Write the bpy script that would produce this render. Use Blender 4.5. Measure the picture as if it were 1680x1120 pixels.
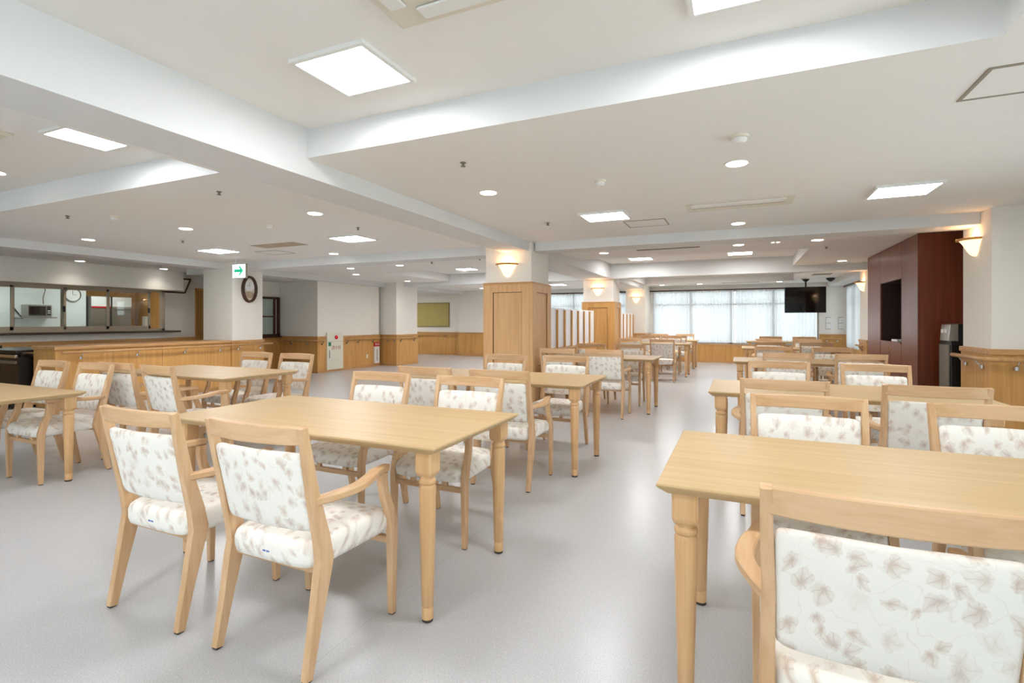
import bpy, bmesh, math, random
from mathutils import Vector, Matrix
random.seed(4)
PI = math.pi
for o in list(bpy.data.objects):
    bpy.data.objects.remove(o)
SC = bpy.context.scene
COL = SC.collection

# ------------------------------------------------------------------ camera
YAW = math.atan2(373., 832.)
cam = bpy.data.cameras.new('camera')
cam.sensor_width = 36; cam.lens = 832. / 1680 * 36
cam.shift_y = -33. / 1680
cam.clip_start = .02; cam.clip_end = 200
cam_ob = bpy.data.objects.new('camera', cam); COL.objects.link(cam_ob)
cam_ob.location = (0, 0, 1.175); cam_ob.rotation_euler = (PI / 2, 0, YAW)
SC.camera = cam_ob
# ------------------------------------------------------------------ world, exposure
w = bpy.data.worlds.new('overcast_sky'); SC.world = w; w.use_nodes = True
bg = w.node_tree.nodes['Background']
bg.inputs[0].default_value = (.87, .93, 1, 1); bg.inputs[1].default_value = 3.7
SC.view_settings.view_transform = 'Standard'; SC.view_settings.look = 'None'
SC.view_settings.gamma = 1; SC.view_settings.use_curve_mapping = False
SC.view_settings.exposure = 0.42
PANEL_E = 26.0      # lamp panels in the near trays
PANEL_M = 27.0      # lamp panels on the lower ceiling
PANEL_F = 50.0      # lamp panels farther in
DOWN_W = 5.0        # downlights, watts
BACK_W = 0

# ------------------------------------------------------------------ helpers
def lin(c):
    return tuple(((v / 255) / 12.92 if v / 255 <= .04045 else ((v / 255 + .055) / 1.055) ** 2.4) for v in c) + (1,)

class T:
    """small node-tree writer"""
    def __init__(s, name):
        s.m = bpy.data.materials.new(name); s.m.use_nodes = True
        s.t = s.m.node_tree; s.b = s.t.nodes['Principled BSDF']
        s.out = s.t.nodes['Material Output']
    def n(s, typ, **kw):
        nd = s.t.nodes.new(typ)
        for k, v in kw.items(): setattr(nd, k, v)
        return nd
    def put(s, sock, v):
        if isinstance(v, bpy.types.NodeSocket): s.t.links.new(v, sock)
        elif v is not None: sock.default_value = v
    def m1(s, op, a, b=None, c=None):
        nd = s.n('ShaderNodeMath', operation=op)
        s.put(nd.inputs[0], a); s.put(nd.inputs[1], b)
        if c is not None: s.put(nd.inputs[2], c)
        return nd.outputs[0]
    def mix(s, f, a, b):
        nd = s.n('ShaderNodeMix', data_type='RGBA')
        s.put(nd.inputs[0], f); s.put(nd.inputs[6], a); s.put(nd.inputs[7], b)
        return nd.outputs[2]
    def ss(s, v, lo, hi, a=0., b=1.):
        nd = s.n('ShaderNodeMapRange', interpolation_type='SMOOTHSTEP')
        s.put(nd.inputs[0], v)
        for i, q in enumerate((lo, hi, a, b)): s.put(nd.inputs[1 + i], q)
        return nd.outputs[0]
    def coords(s, scale=(1, 1, 1), rand=True, rot=(0, 0, 0)):
        tc = s.n('ShaderNodeTexCoord'); mp = s.n('ShaderNodeMapping')
        s.t.links.new(tc.outputs['Object'], mp.inputs[0])
        mp.inputs['Scale'].default_value = scale; mp.inputs['Rotation'].default_value = rot
        if rand:
            oi = s.n('ShaderNodeObjectInfo')
            v = s.n('ShaderNodeVectorMath', operation='SCALE')
            v.inputs[0].default_value = (17, 23, 11); s.t.links.new(oi.outputs['Random'], v.inputs['Scale'])
            s.t.links.new(v.outputs[0], mp.inputs['Location'])
        return mp.outputs[0]
    def noise(s, vec, scale, detail=3, rough=.5):
        nd = s.n('ShaderNodeTexNoise'); s.t.links.new(vec, nd.inputs['Vector'])
        nd.inputs['Scale'].default_value = scale; nd.inputs['Detail'].default_value = detail
        nd.inputs['Roughness'].default_value = rough
        return nd.outputs[0]
    def bump(s, h, strength=.1, dist=.002):
        nd = s.n('ShaderNodeBump'); nd.inputs['Strength'].default_value = strength
        nd.inputs['Distance'].default_value = dist; s.put(nd.inputs['Height'], h)
        s.t.links.new(nd.outputs[0], s.b.inputs['Normal'])
    def base(s, col, rough=.5, metal=0., spec=.5):
        s.put(s.b.inputs['Base Color'], lin(col) if isinstance(col, tuple) else col)
        s.put(s.b.inputs['Roughness'], rough); s.put(s.b.inputs['Metallic'], metal)
        s.b.inputs['Specular IOR Level'].default_value = spec
        return s.m

def plain(name, col, rough=.5, metal=0., var=.03, scale=6., bump=0., spec=.5):
    t = T(name); v = t.coords(rand=False); n = t.noise(v, scale, 3)
    c0 = lin(col); lo = tuple(x * (1 - var) for x in c0[:3]) + (1,); hi = tuple(min(1, x * (1 + var)) for x in c0[:3]) + (1,)
    m = t.base(t.mix(n, lo, hi), rough, metal, spec)
    if bump: t.bump(t.noise(v, 180, 2), bump, .001)
    return m

def wood(name, a, b, axis='Z', rough=.4, fine=26., stretch=.05, spec=.4, pores=.25):
    t = T(name); s = [fine] * 3; s['XYZ'.index(axis)] = fine * stretch
    v = t.coords(tuple(s)); n = t.noise(v, 1.0, 5, .6)
    n2 = t.noise(v, 4.5, 2, .5)
    f = t.ss(n, .3, .72); c = t.mix(f, lin(a), lin(b))
    dark = tuple(x * .86 for x in lin(b)[:3]) + (1,)
    c = t.mix(t.m1('MULTIPLY', t.ss(n2, .55, .75), pores), c, dark)
    m = t.base(c, rough, 0, spec); t.bump(n2, .05, .001)
    return m

def emit(name, col, strength):
    t = T(name); t.base(col, .4); t.b.inputs['Emission Color'].default_value = lin(col)
    t.b.inputs['Emission Strength'].default_value = strength
    return t.m

def fabric(name, plane='XY'):
    t = T(name); v = t.coords((1, 1, 1))
    sp = t.n('ShaderNodeSeparateXYZ'); t.t.links.new(v, sp.inputs[0])
    cb = t.n('ShaderNodeCombineXYZ')
    if plane == 'XY':
        zf = sp.outputs[2]
        t.t.links.new(t.m1('ADD', sp.outputs[0], t.m1('MULTIPLY', zf, .55)), cb.inputs[0]); t.t.links.new(t.m1('SUBTRACT', sp.outputs[1], t.m1('MULTIPLY', zf, .85)), cb.inputs[1])
    else:
        t.t.links.new(sp.outputs[0], cb.inputs[0]); t.t.links.new(t.m1('ADD', sp.outputs[2], t.m1('MULTIPLY', sp.outputs[1], .8)), cb.inputs[1])
    warp = t.n('ShaderNodeVectorMath', operation='SCALE'); t.t.links.new(cb.outputs[0], warp.inputs[0]); warp.inputs['Scale'].default_value = 1 / .060
    nd = t.n('ShaderNodeTexNoise'); t.t.links.new(warp.outputs[0], nd.inputs['Vector']); nd.inputs['Scale'].default_value = 1.6; nd.inputs['Detail'].default_value = 2
    w2 = t.n('ShaderNodeVectorMath', operation='SUBTRACT'); t.t.links.new(nd.outputs[1], w2.inputs[0]); w2.inputs[1].default_value = (.5, .5, .5)
    w3 = t.n('ShaderNodeVectorMath', operation='MULTIPLY_ADD'); t.t.links.new(w2.outputs[0], w3.inputs[0]); w3.inputs[1].default_value = (.42, .42, 0); t.t.links.new(warp.outputs[0], w3.inputs[2]); warp = w3
    base = lin((243, 238, 229)); col = None; cur = base
    for layer, (off, rr, size) in enumerate((((0, 0, 0), .9, 1.0), ((5.37, 2.71, 0), .95, .72))):
        ad = t.n('ShaderNodeVectorMath', operation='ADD'); t.t.links.new(warp.outputs[0], ad.inputs[0]); ad.inputs[1].default_value = off
        vo = t.n('ShaderNodeTexVoronoi', voronoi_dimensions='2D'); t.t.links.new(ad.outputs[0], vo.inputs['Vector'])
        vo.inputs['Scale'].default_value = 1.0 if layer == 0 else .8; vo.inputs['Randomness'].default_value = rr
        pos = vo.outputs['Position']
        sub = t.n('ShaderNodeVectorMath', operation='SUBTRACT')
        if layer == 1:
            # Position is reported in the unscaled space of the input
            pass
        t.t.links.new(ad.outputs[0], sub.inputs[0]); t.t.links.new(pos, sub.inputs[1])
        s2 = t.n('ShaderNodeSeparateXYZ'); t.t.links.new(sub.outputs[0], s2.inputs[0])
        sc = t.n('ShaderNodeSeparateColor'); t.t.links.new(vo.outputs['Color'], sc.inputs[0])
        R_, G_, B_ = sc.outputs[0], sc.outputs[1], sc.outputs[2]
        ang = t.m1('ADD', t.m1('ARCTAN2', s2.outputs[1], s2.outputs[0]), t.m1('MULTIPLY', R_, 6.283))
        r = t.m1('SQRT', t.m1('ADD', t.m1('MULTIPLY', s2.outputs[0], s2.outputs[0]), t.m1('MULTIPLY', s2.outputs[1], s2.outputs[1])))
        lx = t.m1('MULTIPLY', r, t.m1('COSINE', ang)); ly = t.m1('MULTIPLY', t.m1('MULTIPLY', r, t.m1('SINE', ang)), t.m1('ADD', .9, t.m1('MULTIPLY', B_, .9)))
        r = t.m1('SQRT', t.m1('ADD', t.m1('MULTIPLY', lx, lx), t.m1('MULTIPLY', ly, ly))); ang = t.m1('ARCTAN2', ly, lx)
        sz = t.m1('MULTIPLY', t.m1('ADD', .40, t.m1('MULTIPLY', G_, .2)), size)
        ca = t.m1('COSINE', ang)
        lobe = t.m1('ABSOLUTE', t.m1('COSINE', t.m1('MULTIPLY', ang, 2.5)))
        Rr = t.m1('MULTIPLY', sz, t.m1('MULTIPLY', t.m1('ADD', .78, t.m1('MULTIPLY', ca, .38)), t.m1('ADD', .74, t.m1('MULTIPLY', lobe, .26))))
        q = t.m1('DIVIDE', r, t.m1('MAXIMUM', Rr, .01))
        inside = t.ss(q, .78, 1.06, 1., 0.)
        vein = t.ss(t.m1('ABSOLUTE', t.m1('SINE', t.m1('MULTIPLY', ang, 3.5))), .0, .4, 1., 0.)
        core = t.ss(q, 0., .8, 1., 0.)
        edge = t.m1('MULTIPLY', t.ss(q, .7, .98), .16)
        a = t.m1('MULTIPLY', inside, t.m1('ADD', .14, t.m1('ADD', edge, t.m1('ADD', t.m1('MULTIPLY', vein, .26), t.m1('MULTIPLY', core, .42)))))
        a = t.m1('MULTIPLY', a, t.ss(B_, -.1 + .2 * layer, .2 + .2 * layer))
        leaf = t.mix(G_, lin((190, 152, 114)), lin((184, 154, 138)))
        cur = t.mix(t.m1('MINIMUM', a, .85), cur, leaf)
    # thin curling stems
    nz = t.noise(warp.outputs[0], .55, 2, .4)
    line = t.ss(t.m1('ABSOLUTE', t.m1('SUBTRACT', t.m1('FRACT', t.m1('MULTIPLY', nz, 9.)), .5)), 0., .05, .28, 0.)
    cur = t.mix(line, cur, lin((214, 200, 184)))
    m = t.base(cur, .85, 0, .2)
    t.b.inputs['Sheen Weight'].default_value = .15
    wv = t.noise(v, 900, 2); t.bump(wv, .25, .0008)
    return m

M = {}
M['beech'] = wood('beech_wood', (221, 184, 144), (203, 160, 116), 'Z')
M['beech_x'] = wood('beech_wood_crosswise', (221, 184, 144), (203, 160, 116), 'X')
M['beech_y'] = wood('beech_wood_lengthwise', (221, 184, 144), (203, 160, 116), 'Y')
M['top'] = wood('pale_oak_laminate', (206, 177, 134), (197, 165, 119), 'X', rough=.42, fine=34, stretch=.03, spec=.25, pores=.35)
M['tleg'] = wood('turned_leg_wood', (224, 182, 134), (208, 162, 113), 'Z', rough=.35)
M['panel'] = wood('wainscot_oak', (212, 162, 98), (196, 144, 80), 'Z', rough=.45, fine=20, pores=.2)
M['panel2'] = wood('column_cladding_oak', (217, 173, 124), (202, 155, 105), 'Z', rough=.4, fine=24, pores=.2)
M['panel_x'] = wood('oak_trim', (206, 160, 108), (184, 134, 82), 'X', rough=.4)
M['panel_y'] = wood('oak_rail', (204, 160, 110), (180, 134, 84), 'Y', rough=.4)
M['red_wood'] = wood('mahogany_veneer', (126, 60, 34), (104, 46, 24), 'Z', rough=.32, fine=20, spec=.5, pores=.2)
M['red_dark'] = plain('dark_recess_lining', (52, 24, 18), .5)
M['brown'] = wood('dark_brown_wood', (84, 52, 36), (60, 36, 26), 'Z', rough=.4)
M['wall'] = plain('white_wallpaper', (234, 230, 222), .9, var=.015, bump=.12, spec=.2)
M['ceil'] = plain('ceiling_board', (237, 235, 231), .95, var=.012, bump=.1, spec=.15)
M['beam'] = plain('painted_beam', (222, 222, 221), .9, var=.01, spec=.2)
M['white'] = plain('white_plastic', (232, 231, 227), .4)
M['offwhite'] = plain('ivory_plastic', (222, 214, 198), .45)
M['grey_line'] = plain('grey_gasket', (150, 140, 126), .5)
M['tan_panel'] = plain('tan_ceiling_grille', (182, 166, 140), .6)
M['alu'] = plain('brushed_aluminium', (176, 170, 160), .35, .9)
M['bronze'] = plain('bronze_window_frame', (168, 154, 134), .45, .15)
M['steel'] = plain('stainless_steel', (170, 166, 158), .3, .85)
M['steel_d'] = plain('dull_steel_front', (132, 124, 112), .45, .4)
M['chrome'] = plain('satin_chrome', (205, 205, 205), .2, 1.)
M['black'] = plain('black_plastic', (14, 13, 14), .35)
M['blackgloss'] = plain('black_screen_glass', (6, 6, 7), .08)
M['granite'] = plain('dark_granite', (64, 52, 42), .25, var=.4, scale=60)
M['rubber'] = plain('dark_rubber', (62, 52, 46), .6)
M['tile'] = None
M['red'] = plain('red_plastic', (200, 30, 42), .35)
M['redlamp'] = emit('red_alarm_lens', (205, 20, 40), .15)
M['green'] = plain('green_ink', (20, 120, 80), .5)
M['exit_w'] = emit('sign_white_face', (235, 250, 255), 1.3)
M['exit_g'] = emit('sign_green_face', (10, 165, 125), .55)
M['ink'] = plain('grey_ink', (150, 146, 140), .6)
M['redink'] = plain('red_brown_ink', (176, 104, 84), .6)
M['blueink'] = plain('blue_print', (58, 88, 170), .6)
M['board'] = plain('olive_felt_board', (176, 162, 100), .9, var=.04)
M['boardframe'] = plain('olive_board_frame', (132, 116, 66), .5)
M['brass'] = plain('brushed_brass', (206, 160, 100), .3, .8)
M['cream_paint'] = plain('cream_painted_metal', (224, 222, 206), .45)
M['glassgrey'] = plain('frosted_window_glass', (176, 192, 184), .25)
M['fab_seat'] = fabric('leaf_print_fabric_seat', 'XY')
M['fab_back'] = fabric('leaf_print_fabric_back', 'XZ')
M['lamp'] = emit('lamp_diffuser', (250, 252, 255), PANEL_E)
M['lamp_kitchen'] = emit('lamp_diffuser_kitchen', (250, 252, 250), 22)
M['lamp_mid'] = emit('lamp_diffuser_middle', (250, 252, 255), PANEL_M)
M['lamp_far'] = emit('lamp_diffuser_bright', (252, 252, 252), PANEL_F)
M['down'] = emit('downlight_diffuser', (255, 250, 240), 7.0)
M['sconce'] = emit('warm_frosted_glass', (255, 222, 172), 1.25)
M['kitchen_wall'] = plain('kitchen_tile', (224, 228, 226), .35, var=.01)

# floor: speckled vinyl sheet
t = T('speckled_vinyl_floor'); v = t.coords(rand=False)
n1 = t.noise(v, 220, 2, .6); n2 = t.noise(v, 1.1, 3, .5); n3 = t.noise(v, 60, 3, .6)
c = t.mix(t.ss(n1, .35, .65), lin((184, 183, 184)), lin((201, 201, 202)))
c = t.mix(t.m1('MULTIPLY', t.ss(n3, .55, .7), .35), c, lin((208, 207, 207)))

sp = t.n('ShaderNodeSeparateXYZ'); t.t.links.new(v, sp.inputs[0])
seam = t.ss(t.m1('ABSOLUTE', t.m1('SUBTRACT', t.m1('FRACT', t.m1('MULTIPLY', t.m1('ADD', sp.outputs[0], .42), 1 / 1.82)), .5)), 0., .0016, .35, 0.)
c = t.mix(seam, c, lin((150, 145, 142)))
M['floor'] = t.base(c, .27, 0, .45)
t.bump(n1, .12, .0006)

# sheer curtain
t = T('sheer_curtain_cloth'); t.t.nodes.remove(t.b)
v = t.coords((60, 60, 1), rand=False)
d = t.n('ShaderNodeBsdfDiffuse'); d.inputs[0].default_value = (.80, .81, .82, 1)
tr = t.n('ShaderNodeBsdfTranslucent'); tr.inputs[0].default_value = (.56, .56, .56, 1)
tp = t.n('ShaderNodeBsdfTransparent')
m1 = t.n('ShaderNodeMixShader'); m1.inputs[0].default_value = .55
t.t.links.new(d.outputs[0], m1.inputs[1]); t.t.links.new(tr.outputs[0], m1.inputs[2])
m2 = t.n('ShaderNodeMixShader'); m2.inputs[0].default_value = .07
t.t.links.new(m1.outputs[0], m2.inputs[1]); t.t.links.new(tp.outputs[0], m2.inputs[2])
t.t.links.new(m2.outputs[0], t.out.inputs[0]); M['curtain'] = t.m
# clear pane
t = T('clear_window_glass'); t.t.nodes.remove(t.b)
g = t.n('ShaderNodeBsdfGlossy'); g.inputs['Roughness'].default_value = .02
tp = t.n('ShaderNodeBsdfTransparent'); tp.inputs[0].default_value = (.93, .97, .96, 1)
fr = t.n('ShaderNodeFresnel'); fr.inputs[0].default_value = 1.45
m2 = t.n('ShaderNodeMixShader'); t.t.links.new(fr.outputs[0], m2.inputs[0])
t.t.links.new(tp.outputs[0], m2.inputs[1]); t.t.links.new(g.outputs[0], m2.inputs[2])
t.t.links.new(m2.outputs[0], t.out.inputs[0]); M['glass'] = t.m
M['screen'] = plain('white_acrylic_screen', (236, 236, 238), .3)

class MB:
    def __init__(s): s.b = bmesh.new()
    def box(s, x0, x1, y0, y1, z0, z1):
        vs = [s.b.verts.new(p) for p in ((x0,y0,z0),(x1,y0,z0),(x1,y1,z0),(x0,y1,z0),(x0,y0,z1),(x1,y0,z1),(x1,y1,z1),(x0,y1,z1))]
        for f in ((3,2,1,0),(4,5,6,7),(0,1,5,4),(1,2,6,5),(2,3,7,6),(3,0,4,7)):
            s.b.faces.new([vs[i] for i in f])
        return s
    def quad(s, *p):
        s.b.faces.new([s.b.verts.new(q) for q in p]); return s
    def loft(s, rings, cap=True):
        R = [[s.b.verts.new(p) for p in r] for r in rings]; n = len(R[0])
        for a, b in zip(R, R[1:]):
            for i in range(n):
                s.b.faces.new((a[i], a[(i + 1) % n], b[(i + 1) % n], b[i]))
        if cap: s.b.faces.new(R[0][::-1]); s.b.faces.new(R[-1])
        return s
    def lathe(s, prof, c=(0, 0, 0), n=20, a0=0., a1=2 * PI):
        full = abs(a1 - a0 - 2 * PI) < 1e-4
        rings = [[(c[0] + r * math.cos(a0 + (a1 - a0) * i / n), c[1] + r * math.sin(a0 + (a1 - a0) * i / n), c[2] + z) for i in range(n if full else n + 1)] for r, z in prof]
        R = [[s.b.verts.new(p) for p in r] for r in rings]; k = len(R[0])
        for a, b in zip(R, R[1:]):
            for i in range(k if full else k - 1):
                s.b.faces.new((a[i], a[(i + 1) % k], b[(i + 1) % k], b[i]))
        if full:
            s.b.faces.new(R[0][::-1]); s.b.faces.new(R[-1])
        return s
    def sweep(s, pts, secs, lat=None, ch=.25):
        """pts: path; secs: (half width along lat, half depth); rectangular, chamfered"""
        P = [Vector(p) for p in pts]; rings = []
        for i, p in enumerate(P):
            tan = (P[min(i + 1, len(P) - 1)] - P[max(i - 1, 0)]).normalized()
            if lat is not None: L = Vector(lat); L = (L - tan * L.dot(tan)).normalized()
            else: L = tan.cross(Vector((0, 0, 1))).normalized()
            N = tan.cross(L).normalized(); a, b = secs[i] if isinstance(secs, list) else secs
            c = min(a, b) * ch
            o = ((a, b - c), (a - c, b), (-a + c, b), (-a, b - c), (-a, -b + c), (-a + c, -b), (a - c, -b), (a, -b + c))
            rings.append([tuple(p + L * u + N * v) for u, v in o])
        return s.loft(rings)
    def tube(s, pts, r, n=10):
        P = [Vector(p) for p in pts]; rings = []; up = Vector((.13, .21, 1)).normalized()
        for i, p in enumerate(P):
            tan = (P[min(i + 1, len(P) - 1)] - P[max(i - 1, 0)]).normalized()
            L = tan.cross(up)
            if L.length < .1: L = tan.cross(Vector((1, 0, 0)))
            L.normalize(); N = tan.cross(L)
            rings.append([tuple(p + L * r * math.cos(2 * PI * k / n) + N * r * math.sin(2 * PI * k / n)) for k in range(n)])
        return s.loft(rings)
    def pad(s, wfun, hfun, zc, layers, mp, n=36, e=5.):
        """superellipse outline; layers: list of (scale inset metres, depth)"""
        def outl(inset, f=1.):
            o = []
            for k in range(n):
                a = 2 * PI * k / n; c, q = math.cos(a), math.sin(a)
                u = math.copysign(abs(c) ** (2 / e), c); vv = math.copysign(abs(q) ** (2 / e), q)
                o.append((u, vv, inset, f))
            return o
        rings = []
        for (inset, f, dep) in layers:
            ring = []
            for u, vv, i_, f_ in outl(inset, f):
                hz = hfun - i_; v2 = vv * hz * f; W = wfun(v2) - i_
                ring.append(mp(u * W * f, v2, dep, abs(u * f), abs(vv * f)))
            rings.append(ring)
        return s.loft(rings)
    def build(s, name, mat, parent=None, smooth=False, bevel=0., label=None, kind=None, seg=2):
        bmesh.ops.recalc_face_normals(s.b, faces=s.b.faces[:])
        me = bpy.data.meshes.new(name); s.b.to_mesh(me); s.b.free()
        me.materials.append(M[mat] if isinstance(mat, str) else mat)
        if smooth:
            for p in me.polygons: p.use_smooth = True
            if smooth != 'all':
                me.set_sharp_from_angle(angle=math.radians(38))
        o = bpy.data.objects.new(name, me); COL.objects.link(o)
        if parent: o.parent = parent
        if bevel:
            b = o.modifiers.new('bevel', 'BEVEL'); b.width = bevel; b.segments = seg; b.limit_method = 'ANGLE'
        if label: o['label'] = label
        if kind: o['kind'] = kind
        return o

def struct(name, mb, mat, bevel=0., parent=None, smooth=False):
    o = mb.build(name, mat, parent, smooth, bevel)
    if not parent: o['kind'] = 'structure'
    return o
def tag(o, label, cat, group=None, kind=None):
    o['label'] = label; o['category'] = cat
    if group: o['group'] = group
    if kind: o['kind'] = kind
    return o
def thing(name, label, cat, loc=(0, 0, 0), rz=0, group=None):
    o = bpy.data.objects.new(name, None); COL.objects.link(o)
    o.empty_display_size = .1
    o.location = loc; o.rotation_euler = (0, 0, rz)
    return tag(o, label, cat, group)
def dup(root, loc, rz, label, group=None):
    r = root.copy(); COL.objects.link(r); r.location = loc; r.rotation_euler = (0, 0, rz)
    r['label'] = label
    if group: r['group'] = group
    for ch in list(root.children):
        c = ch.copy(); COL.objects.link(c); c.parent = r
        for g in ch.children:
            d = g.copy(); COL.objects.link(d); d.parent = c
    return r
def text(name, body, mat, size, loc, rot, parent=None):
    cu = bpy.data.curves.new(name, 'FONT'); cu.body = body; cu.size = size; cu.extrude = .0006
    cu.align_x = 'CENTER'; cu.align_y = 'CENTER'; cu.materials.append(M[mat])
    tmp = bpy.data.objects.new(name, cu); COL.objects.link(tmp); bpy.context.view_layer.update()
    me = bpy.data.meshes.new_from_object(tmp.evaluated_get(bpy.context.evaluated_depsgraph_get()))
    bpy.data.objects.remove(tmp)
    if not me.materials: me.materials.append(M[mat])
    o = bpy.data.objects.new(name, me); COL.objects.link(o); o.location = loc; o.rotation_euler = rot
    if parent: o.parent = parent
    return o

# ================================================================== SHELL
ZC, ZB, ZT = 2.208, 2.09, 2.391          # main ceiling, beam soffit, tray ceiling
YB = 15.6                                 # window wall
struct('floor', MB().box(-14.2, 2.9, -4.2, 16, -.08, 0), 'floor')

def holed(b, x0, x1, y0, y1, z, th, holes):
    xs = sorted({x0, x1, *[h[0] for h in holes], *[h[1] for h in holes]})
    ys = sorted({y0, y1, *[h[2] for h in holes], *[h[3] for h in holes]})
    for a, c in zip(xs, xs[1:]):
        for d, e in zip(ys, ys[1:]):
            mx, my = (a + c) / 2, (d + e) / 2
            if any(h[0] < mx < h[1] and h[2] < my < h[3] for h in holes): continue
            b.quad((a, d, z), (c, d, z), (c, e, z), (a, e, z))
trays = [(-2.53, .874, -3.2, 2.40), (-8.0, -3.29, -3.2, 2.385), (-2.53, .905, 8.287, 10.73), (-6.85, -3.25, 8.7, 11.33), (-2.4, 1.25, 11.9, 14.6)]
b = MB(); holed(b, -14.2, 2.9, -4.2, 16, ZC, 0, trays)
for (x0, x1, y0, y1) in trays:
    b.quad((x0, y0, ZT), (x1, y0, ZT), (x1, y1, ZT), (x0, y1, ZT))
c_ob = struct('ceiling', b, 'ceil')
b = MB()
for (x0, x1, y0, y1) in trays:
    e = .004
    b.quad((x0, y0, ZC), (x1, y0, ZC), (x1, y0, ZT), (x0, y0, ZT)); b.quad((x0, y1, ZC), (x1, y1, ZC), (x1, y1, ZT), (x0, y1, ZT))
    b.quad((x0, y0, ZC), (x0, y1, ZC), (x0, y1, ZT), (x0, y0, ZT)); b.quad((x1, y0, ZC), (x1, y1, ZC), (x1, y1, ZT), (x1, y0, ZT))
struct('trim_1', b, 'beam')
# upper deck that closes the roof so the sky only enters at windows
struct('ceiling_slab', MB().box(-14.3, 3, -4.3, 16.1, 2.42, 2.5), 'ceil')

beams = [(-2.87, -2.5, -4.2, 6.12, ZB), (-3.15, -2.5, 6.7, 10.8, ZB), (-3.15, -2.5, 11.4, YB, ZB),
         (-2.445, 2.08, 6.19, 6.52, ZB + .005), (-8.1, -3.14, 6.19, 6.52, ZB - .01),
         (-2.5, 2.08, 10.7, 11.05, ZB), (-8.6, -3.15, 11.3, 11.6, ZB + .03),
         (-8.7, -8.3, -4.2, 6.5, ZB + .01), (-9.95, -8.6, 6.5, 15.4, ZB),
         (2.1, 2.6, 11.4, YB, ZB)]
for i, (x0, x1, y0, y1, z) in enumerate(beams):
    struct('trim_%d' % (i + 2), MB().box(x0, x1, y0, y1, z, ZT + .02 if i != 8 else ZC + .01), 'beam')
NT = [len(beams) + 2]
def trim(b, mat, bevel=0.):
    o = struct('trim_%d' % NT[0], b, mat, bevel); NT[0] += 1; return o

# ---- wainscot helper: along X (facing -Y) or along Y (facing +X / -X)
def wains(x0, x1, y0, y1, h, mat='panel', cap=.012, nx=0):
    """clad box footprint, with vertical joints, cap strip and base strip"""
    b = MB(); b.box(x0, x1, y0, y1, .06, h - .05); trim(b, mat)
    b = MB(); b.box(x0 - cap, x1 + cap, y0 - cap, y1 + cap, h - .05, h); trim(b, 'panel_x', .004)
    b = MB(); b.box(x0 - .008, x1 + .008, y0 - .008, y1 + .008, 0, .06); trim(b, 'panel_x')

# ---- centre columns, clad to 1.88 -> 1.69
def column(name, x0, x1, y0, y1, zw, mat):
    struct(name, MB().box(x0, x1, y0, y1, 0, ZC + .05), 'wall')
    c = .02; b = MB(); b.box(x0 - c, x1 + c, y0 - c, y1 + c, 0, zw - .03)
    trim(b, mat)
    b = MB(); b.box(x0 - c - .008, x1 + c + .008, y0 - c - .008, y1 + c + .008, zw - .03, zw); trim(b, 'panel_x', .003)
    # raised stiles and rails round a sunk panel, on front and right faces
    f = .14; g = .014; X0, X1, Y0, Y1 = x0 - c, x1 + c, y0 - c, y1 + c; zt = zw - .03; zb_ = .58
    b = MB()
    b.box(X0, X0 + f, Y0 - g, Y0, 0, zt); b.box(X1 - f, X1 + g, Y0 - g, Y0, 0, zt)
    b.box(X0 + f, X1 - f, Y0 - g, Y0, zt - .1, zt); b.box(X0 + f, X1 - f, Y0 - g, Y0, 0, zb_)
    b.box(X1, X1 + g, Y0, Y0 + f, 0, zt); b.box(X1, X1 + g, Y1 - f, Y1, 0, zt)
    b.box(X1, X1 + g, Y0 + f, Y1 - f, zt - .1, zt); b.box(X1, X1 + g, Y0 + f, Y1 - f, 0, zb_)
    trim(b, mat)
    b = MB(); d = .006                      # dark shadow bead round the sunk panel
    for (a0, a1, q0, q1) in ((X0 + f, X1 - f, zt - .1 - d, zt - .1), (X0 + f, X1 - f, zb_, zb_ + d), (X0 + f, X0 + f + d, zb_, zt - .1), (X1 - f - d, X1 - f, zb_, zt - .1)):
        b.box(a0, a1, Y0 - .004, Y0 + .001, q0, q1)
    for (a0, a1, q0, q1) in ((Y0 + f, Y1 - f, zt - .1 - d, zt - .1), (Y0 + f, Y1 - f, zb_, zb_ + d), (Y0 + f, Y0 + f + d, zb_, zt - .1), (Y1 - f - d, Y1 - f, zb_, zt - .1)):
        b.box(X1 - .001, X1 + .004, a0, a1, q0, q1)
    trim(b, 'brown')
column('wall_column_center', -3.127, -2.465, 6.11, 6.75, 1.69, 'panel2')
column('wall_column_center_rear', -3.13, -2.465, 10.81, 11.42, 1.60, 'panel')
struct('wall_pier_center', MB().box(-2.98, -2.445, 14.67, YB, 0, ZC + .05), 'wall')
wains(-2.995, -2.43, 14.655, YB - .01, .84)

# ---- right pillar with handrail
struct('wall_pillar_right', MB().box(2.082, 2.9, 5.96, 6.6, 0, ZC + .05), 'wall')
wains(2.067, 2.9, 5.945, 6.61, .925)
struct('wall_pillar_right_rear', MB().box(2.08, 2.9, 10.8, 11.43, 0, ZC + .05), 'wall')
wains(2.066, 2.89, 10.785, 11.44, .84)

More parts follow.
